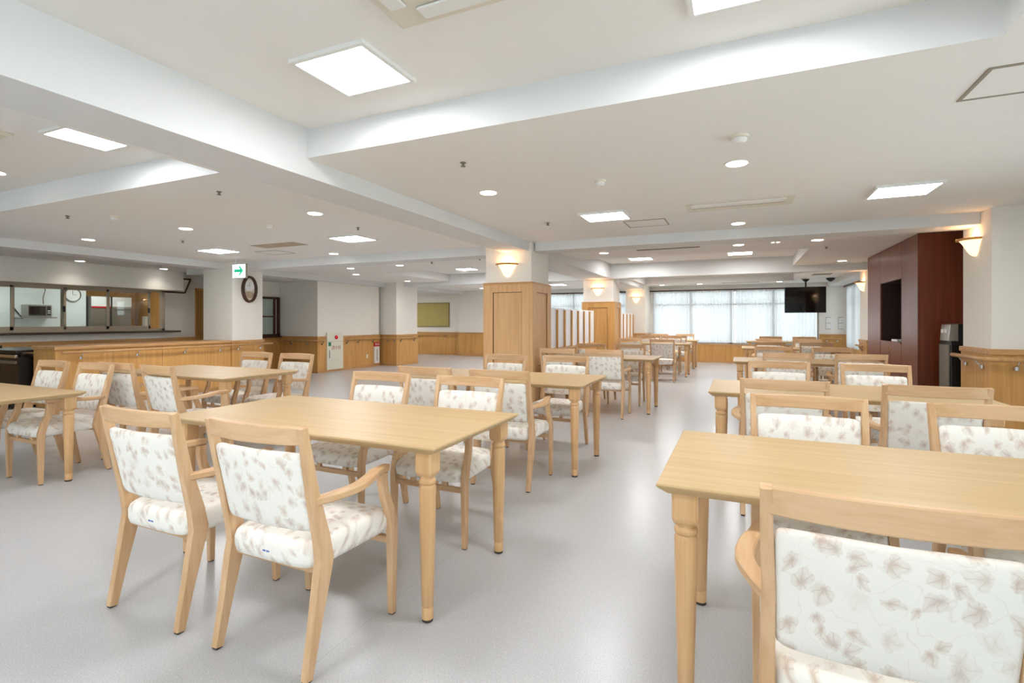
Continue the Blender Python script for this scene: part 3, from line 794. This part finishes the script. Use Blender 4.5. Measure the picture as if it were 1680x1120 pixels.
# detectors
def detector(x, y, z, label, r=.05, rib=True):
    t_ = thing('smoke_detector', label, 'smoke detector', (x, y, z), 0, 'smoke detectors')
    MB().lathe([(r, 0), (r, -.012), (r * .86, -.016)], (0, 0, 0), 28).build('mount', 'offwhite', t_, True)
    MB().lathe([(r * .8, -.016), (r * .82, -.026), (r * .6, -.036), (r * .55, -.04), (.002, -.042)], (0, 0, 0), 28).build('sensor_head', 'white', t_, True)
detector(-.002, 3.10, ZC, 'round white smoke detector above the aisle, in front of the large downlight', .052)
detector(-.93, 3.66, ZC, 'flat round detector left of the aisle downlight', .04)
detector(-5.6, 2.95, ZC, 'round detector on the left ceiling below the left tray', .045)
detector(-4.6, 3.9, ZC, 'flat round detector left of the big beam, above the near table', .045)

# air conditioner panels, hatches, slots
def cassette(cx, cy, z, label, s=.36):
    t_ = thing('ceiling_air_conditioner', label, 'air conditioner', (cx, cy, z), 0, 'ceiling air conditioners')
    b = MB(); b.loft([[(q * u, q * v, zz) for u, v in ((-1, -1), (1, -1), (1, 1), (-1, 1))] for q, zz in ((s, 0), (s, -.008), (s - .02, -.022))]); b.build('panel', 'offwhite', t_)
    b = MB(); b.box(-.19, .19, -.19, .19, -.028, -.02); b.build('intake_grille', 'white', t_, bevel=.006)
    for k in range(4):
        a = k * PI / 2; b = MB(); b.box(-.21, .21, .235, .305, -.034, -.024)
        o = b.build('louvre', 'white', t_, bevel=.004); o.rotation_euler = (0, 0, a)
cassette(-.91, 1.37, ZT, 'square white ceiling air conditioner cut by the top edge of the photo')
cassette(-4.65, 1.32, ZT, 'square ceiling air conditioner at the left edge of the photo')
def frame_hatch(x0, x1, y0, y1, z, label, fill=None, w=.012, mat='grey_line'):
    t_ = thing('access_hatch', label, 'ceiling hatch', ((x0 + x1) / 2, (y0 + y1) / 2, z), 0)
    a, c = (x1 - x0) / 2, (y1 - y0) / 2; b = MB()
    for (p, q, r_, s_) in ((-a, a, -c, -c + w), (-a, a, c - w, c), (-a, -a + w, -c + w, c - w), (a - w, a, -c + w, c - w)): b.box(p, q, r_, s_, -.004, 0)
    b.build('frame', mat, t_)
    MB().box(-a + w, a - w, -c + w, c - w, -.002, 0).build('lid', fill or 'ceil', t_)
frame_hatch(-1.10, -.68, 5.26, 5.63, ZC, 'square ceiling hatch outline beside the centre light panel')
frame_hatch(.93, 1.38, 2.68, 3.03, ZC, 'square ceiling hatch outline at the upper right edge of the photo', w=.016)
frame_hatch(-6.58, -6.13, 5.31, 5.67, ZC, 'square ceiling hatch outline above the oval clock')
frame_hatch(-6.08, -5.30, 4.84, 5.11, ZC, 'tan ceiling grille panel between the two left light panels', fill='tan_panel', mat='tan_panel')
t_ = thing('ceiling_air_conditioner', 'long narrow white ceiling air conditioner in front of the crossbeam', 'air conditioner', (-.01, 4.89, ZC), 0)
MB().box(-.43, .43, -.17, .17, -.006, 0).build('panel', 'offwhite', t_, bevel=.003)
MB().box(-.385, .37, -.12, -.02, -.016, -.005).build('louvre', 'ceil', t_, bevel=.004)
MB().box(-.385, .37, .02, .035, -.008, -.005).build('slot', 'grey_line', t_)
for (x0, x1, y, z, l_) in ((-1.36, -.5, 7.47, ZC, 'dark narrow air slot in the ceiling just beyond the crossbeam'), (-.43, .46, 14.75, ZC, 'dark narrow air slot in the ceiling before the far curtain')):
    t_ = thing('air_slot', l_, 'air vent', ((x0 + x1) / 2, y, z), 0)
    MB().box((x0 - x1) / 2, (x1 - x0) / 2, -.03, .03, -.005, 0).build('slot', 'brown', t_)
    MB().box((x0 - x1) / 2, (x1 - x0) / 2, .03, .3, -.004, 0).build('panel', 'ceil', t_)

# ================================================================== SCONCES
def sconce(loc, rz, label, s=1.):
    """local: wall plane at y=0, lamp projects to -y"""
    t_ = thing('wall_sconce', label, 'wall lamp', loc, rz, 'warm half-bowl wall lamps')
    prof = [(.003, -.052), (.018, -.050), (.036, -.038), (.052, -.016), (.068, .014), (.086, .042), (.102, .06)]
    prof = [(r * s * 1.1, z * s * 1.25) for r, z in prof]
    b = MB(); b.lathe(prof, (0, -.004, 0), 20, PI, 2 * PI)
    o = b.build('glass_shade', 'sconce', t_, 'all'); md = o.modifiers.new('thick', 'SOLIDIFY'); md.thickness = .004
    b = MB()
    pr = [(.100, .056), (.114, .060), (.118, .070), (.106, .073), (.100, .066)]
    pr = [(r * s * 1.14, z * s * 1.25) for r, z in pr]
    b.lathe(pr, (0, -.004, 0), 20, PI, 2 * PI); o = b.build('brass_rim', 'brass', t_, 'all'); md = o.modifiers.new('thick', 'SOLIDIFY'); md.thickness = .003
    for k in range(5):
        a = PI + PI * (k + .5) / 5; r = .121 * s * 1.1
        MB().lathe([(.004, -.012), (.009, -.004), (.007, .008), (.002, .012)], (r * math.cos(a), -.004 + r * math.sin(a), .066 * s * 1.25), 8).build('rim_leaf', 'brass', t_, 'all')
    MB().box(-.04, .04, -.012, 0, -.03, .05).build('wall_plate', 'brass', t_)
    l = bpy.data.lights.new('sconce_bulb', 'POINT'); l.energy = 1.1 * s; l.color = (1, .62, .34); l.shadow_soft_size = .03
    lo = bpy.data.objects.new('sconce_bulb', l); COL.objects.link(lo); lo.location = (0, -.055, .10); lo.parent = t_
    return t_
sconce((-2.80, 6.11, 1.835), 0, 'lit half-bowl wall lamp on the near clad column', 1.15)
sconce((-2.80, 10.81, 1.80), 0, 'lit half-bowl wall lamp on the second column, above the slatted screen', 1.1)
sconce((-2.69, 14.67, 1.77), 0, 'lit half-bowl wall lamp farthest away, left of the wide curtain', 1.1)
sconce((2.082, 6.29, 1.875), -PI / 2, 'lit half-bowl wall lamp on the right pillar, above the handrail', 1.1)
sconce((2.08, 11.12, 1.80), -PI / 2, 'lit half-bowl wall lamp peeking out left of the dark red cabinet', 1.1)

# ================================================================== HANDRAILS
def handrail(path, name_label, brackets, r=.017, wallvec=None, mat='panel_y', parent=None, bm='chrome'):
    t_ = thing('handrail', name_label, 'handrail', (0, 0, 0))
    MB().tube(path, r, 12).build('rail', mat, t_, 'all')
    for (x, y, z, dx, dy) in brackets:
        b = MB(); b.tube([(x, y, z - .012), (x + dx * .35, y + dy * .35, z - .045), (x + dx, y + dy, z - .075)], .008, 8)
        b.lathe([(.002, -.018), (.02, -.016), (.02, .016), (.002, .018)], (x + dx * .86, y + dy * .86, z - .08), 12)
        b.build('bracket', bm, t_, True)
    return t_
handrail([(-8.03, 3.62, .765), (-8.02, 3.66, .765), (-8.02, 6.05, .765), (-8.0, 6.4, .765), (-8.0, 6.85, .765)], 'wooden handrail with chrome brackets along the long oak counter',
         [(-8.02, y, .765, -.065, 0) for y in (3.85, 4.55, 5.25, 5.85, 6.2, 6.65)])
handrail([(2.0, 6.62, .835), (2.0, 5.98, .835), (2.01, 5.9, .835), (2.08, 5.87, .835), (2.55, 5.87, .835)], 'wooden handrail wrapping round the right pillar corner',
         [(2.0, 6.45, .835, .062, 0), (2.0, 6.08, .835, .062, 0), (2.24, 5.87, .835, 0, .068), (2.33, 5.87, .835, 0, .068)], r=.02)
handrail([(-9.85, 8.6, .73), (-8.78, 8.6, .73), (-8.66, 8.62, .73), (-8.645, 8.72, .73), (-8.645, 8.88, .73)], 'wooden handrail on the shaded side of the white block wall',
         [(-9.5, 8.6, .73, 0, .07), (-9.0, 8.6, .73, 0, .07), (-8.645, 8.8, .73, -.065, 0)], bm='steel_d')
handrail([(-8.645, 9.5, .73), (-8.645, 10.78, .73)], 'wooden handrail between the white hydrant cabinet and the corner',
         [(-8.645, y, .73, -.065, 0) for y in (9.6, 10.0, 10.55)], bm='steel_d')
handrail([(-8.68, 10.86, .73), (-8.22, 10.86, .73), (-8.165, 10.9, .73), (-8.165, 11.85, .73)], 'wooden handrail round the far white pillar beside the olive board',
         [(-8.5, 10.86, .73, 0, .07), (-8.3, 10.86, .73, 0, .07), (-8.165, 11.1, .73, -.065, 0), (-8.165, 11.7, .73, -.065, 0)], bm='steel_d')
handrail([(-11.5, 15.2, .72), (-8.85, 15.2, .72)], 'wooden handrail under the olive board on the far wall', [(-10.5, 15.2, .72, 0, .07), (-9.4, 15.2, .72, 0, .07)], bm='steel_d')
handrail([(1.98, 15.5, .72), (2.45, 15.5, .72)], 'short handrail with two white brackets on the small far right wall', [(2.1, 15.5, .74, 0, .07), (2.33, 15.5, .74, 0, .07)])
handrail([(2.0, 11.35, .73), (2.0, 10.85, .73)], 'short handrail stub behind the dark red cabinet', [(2.0, 11.1, .73, .06, 0)])

# ================================================================== LONG COUNTER (oak) + dark unit
t_ = thing('oak_counter', 'long waist-high oak counter with plank front running towards the clock pillar', 'counter', (0, 0, 0))
MB().box(-8.635, -8.10, 3.58, 6.07, .06, .80).build('body', 'panel', t_)
MB().box(-8.66, -8.075, 3.56, 6.07, .80, .845).build('worktop', 'panel_y', t_, bevel=.006)
MB().box(-8.62, -8.11, 3.6, 6.07, 0, .06).build('plinth', 'panel_y', t_)
for y in (4.25, 4.92, 5.6): MB().box(-8.101, -8.099, y - .0015, y + .0015, .06, .80).build('joint', 'brown', t_)
t_ = thing('dark_tray_station', 'black service station with steel rails at the left edge of the photo', 'cabinet', (-9.2, 3.75, 0))
b = MB(); b.box(-.75, .50, -.3, .25, .02, .70); b.build('body', 'black', t_, bevel=.005)
b = MB(); b.box(-.75, .50, -.32, .25, .76, .79); b.build('top_shelf', 'black', t_, bevel=.004)
b = MB(); b.box(-.75, .49, -.33, -.30, .69, .73); b.build('steel_rail', 'chrome', t_, bevel=.004)
b = MB(); b.box(-.75, .47, -.325, -.30, .61, .65); b.build('lower_rail', 'steel_d', t_, bevel=.004)
MB().box(-.52, -.46, -.2, -.1, .79, .83).build('knob', 'black', t_)
MB().lathe([(.002, 0), (.02, .003), (.02, .03), (.002, .033)], (.50, -.12, .70), 14).build('push_button', 'chrome', t_, True)
MB().box(-.75, .50, -.28, -.26, .7, .76).build('back_rail', 'black', t_)

# ================================================================== SIGN, CLOCKS, FRAME
YS = 5.8
t_ = thing('direction_sign', 'small lit white exit sign with a green arrow hanging beside the oval clock', 'sign', (-7.52, YS, ZC), 0)
MB().box(-.16, .16, -.02, .02, -.325, -.085).build('sign_case', 'grey_line', t_, bevel=.003)
MB().box(-.15, .15, -.023, -.0195, -.315, -.095).build('sign_face', 'exit_w', t_)
b = MB()
pts = [(x * 1.25, (z + .203) * 1.3 - .20) for x, z in [(-.085, -.222), (.03, -.222), (-.01, -.262), (.022, -.262), (.085, -.203), (.022, -.144), (-.01, -.144), (.03, -.184), (-.085, -.184)]]
b.loft([[(x, -.0245, z) for x, z in pts], [(x, -.0232, z) for x, z in pts]]); b.build('arrow', 'exit_g', t_)
b = MB(); b.box(-.10, -.02, -.0245, -.0232, -.296, -.284); b.build('caption_strip', 'exit_g', t_)
for x in (-.1, .1): MB().tube([(x, 0, -.085), (x, 0, 0)], .006, 8).build('hanger', 'white', t_)

t_ = thing('oval_wall_clock', 'dark brown oval pendulum clock hanging on the white pillar', 'clock', (-8.095, 6.42, 1.755), 0)
def oval(b, ry, rz, x0, x1, hole=None, n=40, dz=0):
    A = [(ry * math.cos(2 * PI * k / n), rz * math.sin(2 * PI * k / n) + dz) for k in range(n)]
    if hole:
        Bq = [(hole[0] * math.cos(2 * PI * k / n), hole[1] * math.sin(2 * PI * k / n) + dz) for k in range(n)]
        b.loft([[(x0, y, z) for y, z in A], [(x1, y * .96, z * .97) for y, z in A], [(x1, y * 1.04, z * 1.03) for y, z in Bq], [(x0 + .01, y, z) for y, z in Bq]], cap=False)
    else: b.loft([[(x0, y, z) for y, z in A], [(x1, y, z) for y, z in A]])
b = MB(); oval(b, .155, .245, 0, .05, (.112, .20)); b.build('case_ring', 'brown', t_, 'all')
b = MB(); oval(b, .118, .206, .004, .012); b.build('back_panel', 'offwhite', t_)
b = MB(); oval(b, .098, .098, .012, .02, dz=.06); b.build('dial', 'white', t_)
b = MB(); oval(b, .098, .06, .012, .016, dz=-.1); b.build('lower_panel', 'tan_panel', t_)
b = MB(); b.box(.02, .022, -.003, .003, .06, .13); b.box(.02, .022, -.04, 0, .057, .063); b.build('hands', 'black', t_)
b = MB(); b.box(.016, .018, -.003, .003, -.13, -.03); b.lathe([(.002, 0), (.022, .002), (.002, .004)], (.018, 0, -.135), 14); b.build('pendulum', 'brass', t_)

t_ = thing('leaning_picture_frame', 'dark wooden frame leaning out from the wall by the kitchen hatch end', 'picture frame', (-10.84, 6.83, 1.78), 0)
b = MB(); f = .03
for (y0, y1, z0, z1) in ((-.3, .22, 0, f), (-.3, .22, .33, .36), (-.3, -.3 + f, f, .33), (.22 - f, .22, f, .33)): b.box(0, .02, y0, y1, z0, z1)
o = b.build('frame', 'brown', t_); o.rotation_euler = (0, math.radians(33), 0)
o = MB().box(.004, .01, -.27, .19, f, .33).build('picture', 'wall', t_); o.rotation_euler = (0, math.radians(33), 0)

# ================================================================== KITCHEN CONTENTS
t_ = thing('microwave_oven', 'steel microwave oven on a wall shelf seen through the kitchen hatch', 'microwave', (-12.59, 5.28, 1.262), 0)
MB().box(-.15, .09, -.19, .19, 0, .24).build('casing', 'steel', t_, bevel=.006)
MB().box(.09, .102, -.17, .09, .03, .21).build('door', 'black', t_, bevel=.004)
MB().box(.102, .105, -.14, .06, .05, .19).build('door_window', 'blackgloss', t_)
MB().box(.09, .098, .11, .17, .03, .21).build('control_panel', 'black', t_)
for z in (.07, .11): MB().box(.098, .102, .12, .16, z, z + .02).build('button', 'white', t_)
t_ = thing('wall_shelf', 'steel wall shelf carrying the microwave in the kitchen', 'shelf', (-12.75, 5.25, 1.25), 0)
MB().box(0, .36, -.30, .26, -.015, 0.01).build('board', 'steel', t_)
b = MB(); b.sweep([(.0, -.27, -.02), (.34, -.27, -.02)], (.008, .008), (0, 1, 0)); b.sweep([(0, -.28, .2), (.33, -.28, -.0)], (.012, .012), (0, 1, 0)); b.build('bracket', 'black', t_)
o = MB().tube([(-12.73, 5.42, 1.98), (-12.72, 5.46, 1.8), (-12.71, 5.42, 1.65), (-12.7, 5.42, 1.52)], .008).build('power_cable', 'steel_d', None, 'all')
tag(o, 'grey cable rising from the microwave to the kitchen ceiling', 'cable')
t_ = thing('round_wall_clock', 'round silver wall clock on the white kitchen wall', 'clock', (-12.75, 5.93, 1.73), 0)
b = MB(); oval(b, .15, .15, 0, .03, (.128, .128)); b.build('rim', 'steel_d', t_, 'all')
b = MB(); oval(b, .135, .135, .004, .01); b.build('dial', 'white', t_)
b = MB(); b.box(.011, .013, -.003, .003, 0, .09); b.box(.011, .013, 0, .06, -.003, .003); b.build('hands', 'black', t_)
for (y0, y1, red, l_) in ((6.2, 6.56, 'red', 'tall steel kitchen refrigerator with a red stripe, seen through the hatch'), (6.6, 6.98, 'grey_line', 'tall steel kitchen refrigerator with a dark stripe, right of the red-striped one')):
    t_ = thing('refrigerator', l_, 'refrigerator', (-12.87, (y0 + y1) / 2, 0), 0); a = (y1 - y0) / 2
    MB().box(-.3, .25, -a, a, .04, 1.72).build('body', 'steel_d', t_, bevel=.005)
    MB().box(.25, .262, -a, a, 1.50, 1.71).build('header_panel', 'white', t_)
    MB().box(.25, .265, -a, a, 1.465, 1.50).build('stripe', red, t_)
    b = MB()
    for z in (.06, 1.12): b.box(.25, .262, -a + .01, a - .01, z, z + (1.03 if z < 1 else .33))
    b.build('doors', 'steel_d', t_, bevel=.003)
o = MB().box(-.07, .07, -.1, 0, -.12, .12).build('towel_dispenser', 'white', None, bevel=.01); o.location = (-12.8, 7.45, 1.17)
tag(o, 'small white dispenser on the wood wall at the right end of the kitchen', 'dispenser')

# ================================================================== LEFT BLOCK: hydrant cabinet, extinguisher box, board
t_ = thing('fire_hydrant_cabinet', 'cream fire hydrant cabinet with a round red lamp set in the oak wainscot', 'fire cabinet', (-8.715, 9.2, 0), 0)
MB().box(-.01, .03, -.26, .26, .05, .91).build('door', 'cream_paint', t_, bevel=.004)
MB().box(.03, .032, -.245, .245, .70, .705).build('panel_joint', 'grey_line', t_)
b = MB(); n = 20; R = [[(x, r * math.cos(2 * PI * k / n) + .03, .80 + r * math.sin(2 * PI * k / n)) for k in range(n)] for x, r in ((.03, .048), (.045, .045), (.062, .03), (.068, .008))]
b.loft(R); b.build('alarm_lamp', 'redlamp', t_, 'all')
MB().box(.03, .033, -.22, -.14, .60, .69).build('green_sticker', 'green', t_)
text('lettering', '消火栓', 'redink', .105, (.0325, .03, .555), (PI / 2, 0, PI / 2), t_)
MB().box(.03, .0325, -.2, -.17, .32, .5).build('small_notice', 'ink', t_)
t_ = thing('extinguisher_box', 'narrow white extinguisher box with a red heading in the wainscot corner', 'extinguisher box', (-8.715, 10.71, 0), 0)
MB().box(-.01, .03, -.1, .1, .08, .52).build('door', 'white', t_, bevel=.003)
MB().box(-.01, .032, -.1, .1, .52, .63).build('heading', 'red', t_)
text('lettering', '消火器', 'white', .06, (.0335, 0, .575), (PI / 2, 0, PI / 2), t_)
MB().box(.03, .031, -.012, .012, .15, .45).build('handle_strip', 'steel_d', t_)
MB().box(-.0, .002, 0, .1, 0, .1)
t_ = thing('pin_board', 'large olive felt notice board on the far left wall', 'notice board', (-10.4, 15.29, 1.41), 0)
MB().box(-1.13, 1.13, -.02, 0, -.405, .405).build('felt', 'board', t_)
b = MB()
for (x0, x1, z0, z1) in ((-1.15, 1.15, .40, .425), (-1.15, 1.15, -.425, -.4), (-1.15, -1.13, -.4, .4), (1.13, 1.15, -.4, .4)): b.box(x0, x1, -.028, 0, z0, z1)
b.build('frame', 'boardframe', t_)
# switch plates
for (loc, l_) in (((-8.50, 6.087, 1.03), 'small white double switch plate on the white pillar left of the oval clock'),):
    o = MB().box(-.035, .035, -.006, 0, -.06, .06).build('switch_plate', 'white', None, bevel=.002); o.location = loc; tag(o, l_, 'switch')
o = MB().box(0, .006, -.03, .03, -.05, .05).build('wall_socket', 'offwhite', None, bevel=.002); o.location = (-8.713, 10.35, .28); tag(o, 'small wall socket low on the oak wainscot near the extinguisher box', 'socket')
# notices on small wall
for k, x in enumerate((2.18, 2.46)):
    t_ = thing('wall_notice', ('left' if k == 0 else 'right') + ' one of two pale notices on the small far right wall', 'notice', (x - .02, YB - .001, 1.13), 0, 'pale wall notices')
    MB().box(-.09, .09, -.006, 0, -.17, .17).build('sheet', 'white', t_)
    b = MB(); b.box(-.085, -.075, -.008, -.006, -.16, .16)
    for z in (-.155, -.0, .15): b.box(-.075, .03, -.008, -.006, z - .006, z + .006)
    b.build('printed_lines', 'ink', t_)

# ================================================================== SLATTED SCREENS
def screen(x, y0, y1, n, label):
    t_ = thing('slatted_screen', label, 'room divider', (x, (y0 + y1) / 2, 0), 0, 'slatted screens between the columns')
    a = (y1 - y0) / 2
    MB().box(-.06, .06, -a, a, 0, .70).build('low_wall', 'panel', t_)
    MB().box(-.075, .075, -a, a, .70, .73).build('ledge', 'panel_y', t_, bevel=.003)
    for k in range(n + 1):
        y = -a + .02 + (2 * a - .04) * k / n
        MB().box(-.035, .035, y - .02, y + .02, .73, 1.37).build('upright', 'panel', t_)
    for k in range(n):
        y = -a + .02 + (2 * a - .04) * (k + .5) / n; h = (2 * a - .04) / n / 2 - .02
        MB().box(-.008, .008, y - h, y + h, .74, 1.395).build('white_panel', 'screen', t_)
screen(-2.78, 6.78, 10.4, 9, 'oak screen with tall white panels between the first and second columns')
screen(-2.78, 11.45, 14.62, 7, 'oak screen with tall white panels behind the second column')

# ================================================================== DARK RED CABINET
t_ = thing('media_cabinet', 'ceiling-high dark red wood cabinet with a television niche, right of the aisle', 'cabinet', (0, 0, 0))
x0, x1, y0, y1 = 1.905, 2.58, 7.362, 9.89; n0, n1, z0, z1 = 8.02, 9.08, .90, 1.73
b = MB()
b.box(x0, x1, y0, n0, 0, ZC - .003); b.box(x0, x1, n1, y1, 0, ZC - .003); b.box(x0, x1, n0, n1, z1, ZC - .003); b.box(x0 + .02, x1, n0, n1, 0, z0)
b.box(x1 - .05, x1, n0, n1, z0, z1)
b.build('carcass', 'red_wood', t_, bevel=.002)
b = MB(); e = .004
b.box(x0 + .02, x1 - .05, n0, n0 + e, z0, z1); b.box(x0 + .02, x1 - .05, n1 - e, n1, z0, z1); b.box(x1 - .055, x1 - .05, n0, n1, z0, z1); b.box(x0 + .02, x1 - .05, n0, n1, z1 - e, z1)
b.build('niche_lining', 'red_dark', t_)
b = MB()
for y in (7.99, 9.11): b.box(x0 - .001, x0 + .001, y - .002, y + .002, 0, ZC - .01)
b.build('joint', 'red_dark', t_)
for (a0, a1) in ((8.03, 8.545), (8.555, 9.07)):
    d_ = MB().box(x0, x0 + .018, a0, a1, .08, z0 - .02).build('door', 'red_wood', t_, bevel=.002)
    y = 8.5 if a0 < 8.2 else 8.6
    b = MB(); b.tube([(x0 - .004 - .012 * math.sin(PI * k / 8), y + .0, .80 - .06 * k / 8 + .03) for k in range(9)], .004, 6); b.build('ring_pull', 'brass', d_, 'all')
MB().box(x0 - .01, x0 + .5, n0, n1, z0 - .02, z0).build('niche_shelf', 'red_wood', t_, bevel=.002)
t2 = thing('niche_television', 'black television standing inside the dark red cabinet niche', 'television', (2.25, 8.55, .90), 0)
MB().box(-.02, .02, -.42, .42, .1, .68).build('screen', 'blackgloss', t2, bevel=.004)
MB().box(-.1, .1, -.16, .16, 0, .012).build('stand', 'black', t2); MB().box(-.015, .015, -.04, .04, .01, .12).build('neck', 'black', t2)
o = MB().box(-.1, .1, -.13, .13, 0, .03).build('set_top_box', 'white', None, bevel=.004); o.location = (2.02, 8.42, .901); tag(o, 'small white box lying on the niche shelf of the dark red cabinet', 'box')

# water dispenser
t_ = thing('water_dispenser', 'tall black water dispenser with a steel head beside the dark red cabinet', 'water dispenser', (2.20, 6.98, 0), 0)
MB().box(-.15, .24, -.16, .2, .02, .93).build('body', 'black', t_, bevel=.008)
MB().box(-.165, -.15, -.13, .14, .06, .92).build('front_panel', 'steel_d', t_, bevel=.003)
b = MB(); b.loft([[(-.165, -.14, .965), (-.08, -.14, .965), (-.08, .12, .965), (-.165, .12, .965)], [(-.15, -.14, 1.14), (-.08, -.14, 1.15), (-.08, .12, 1.15), (-.15, .12, 1.14)]]); b.build('steel_head', 'steel', t_, bevel=.004)
MB().box(-.14, .2, -.14, .18, .93, .965).build('neck', 'black', t_)
for y in (-.05, .05): MB().box(-.172, -.152, y - .015, y + .015, 1.05, 1.09).build('tap_button', 'white', t_)
MB().box(-.08, .24, -.138, .18, .965, 1.145).build('rear_housing', 'black', t_)

# ceiling television
t_ = thing('ceiling_television', 'large black flat television hanging from the ceiling before the far curtain', 'television', (1.46, 14.2, 0), 0)
MB().box(-.44, .44, -.03, .03, 1.385, 2.015).build('frame', 'black', t_, bevel=.004)
MB().box(-.425, .425, -.033, -.03, 1.40, 2.0).build('screen', 'blackgloss', t_)
MB().box(-.02, .02, -.034, -.033, 1.392, 1.397).build('badge', 'steel', t_)
MB().tube([(.02, .03, 1.9), (.02, .05, 2.02), (.02, .05, 2.2)], .02).build('ceiling_pole', 'black', t_)
MB().lathe([(.03, -.06), (.09, 0), (.09, .003)], (.02, .05, 2.2), 16).build('ceiling_mount', 'black', t_, True)
o = MB().lathe([(.01, -.09), (.05, -.07), (.09, -.03), (.1, 0)], (0, 0, 0), 20).build('dome_camera', 'black', None, 'all'); o.location = (1.98, 14.1, ZC); tag(o, 'small black dome hanging from the ceiling right of the television', 'camera')

# black picture/outlet fittings on far ceiling
o = MB().box(-.18, .18, -.18, .18, -.006, 0).build('ceiling_grille', 'grey_line', None); o.location = (1.65, 12.9, ZC); tag(o, 'grey square ceiling grille above the television', 'air vent')
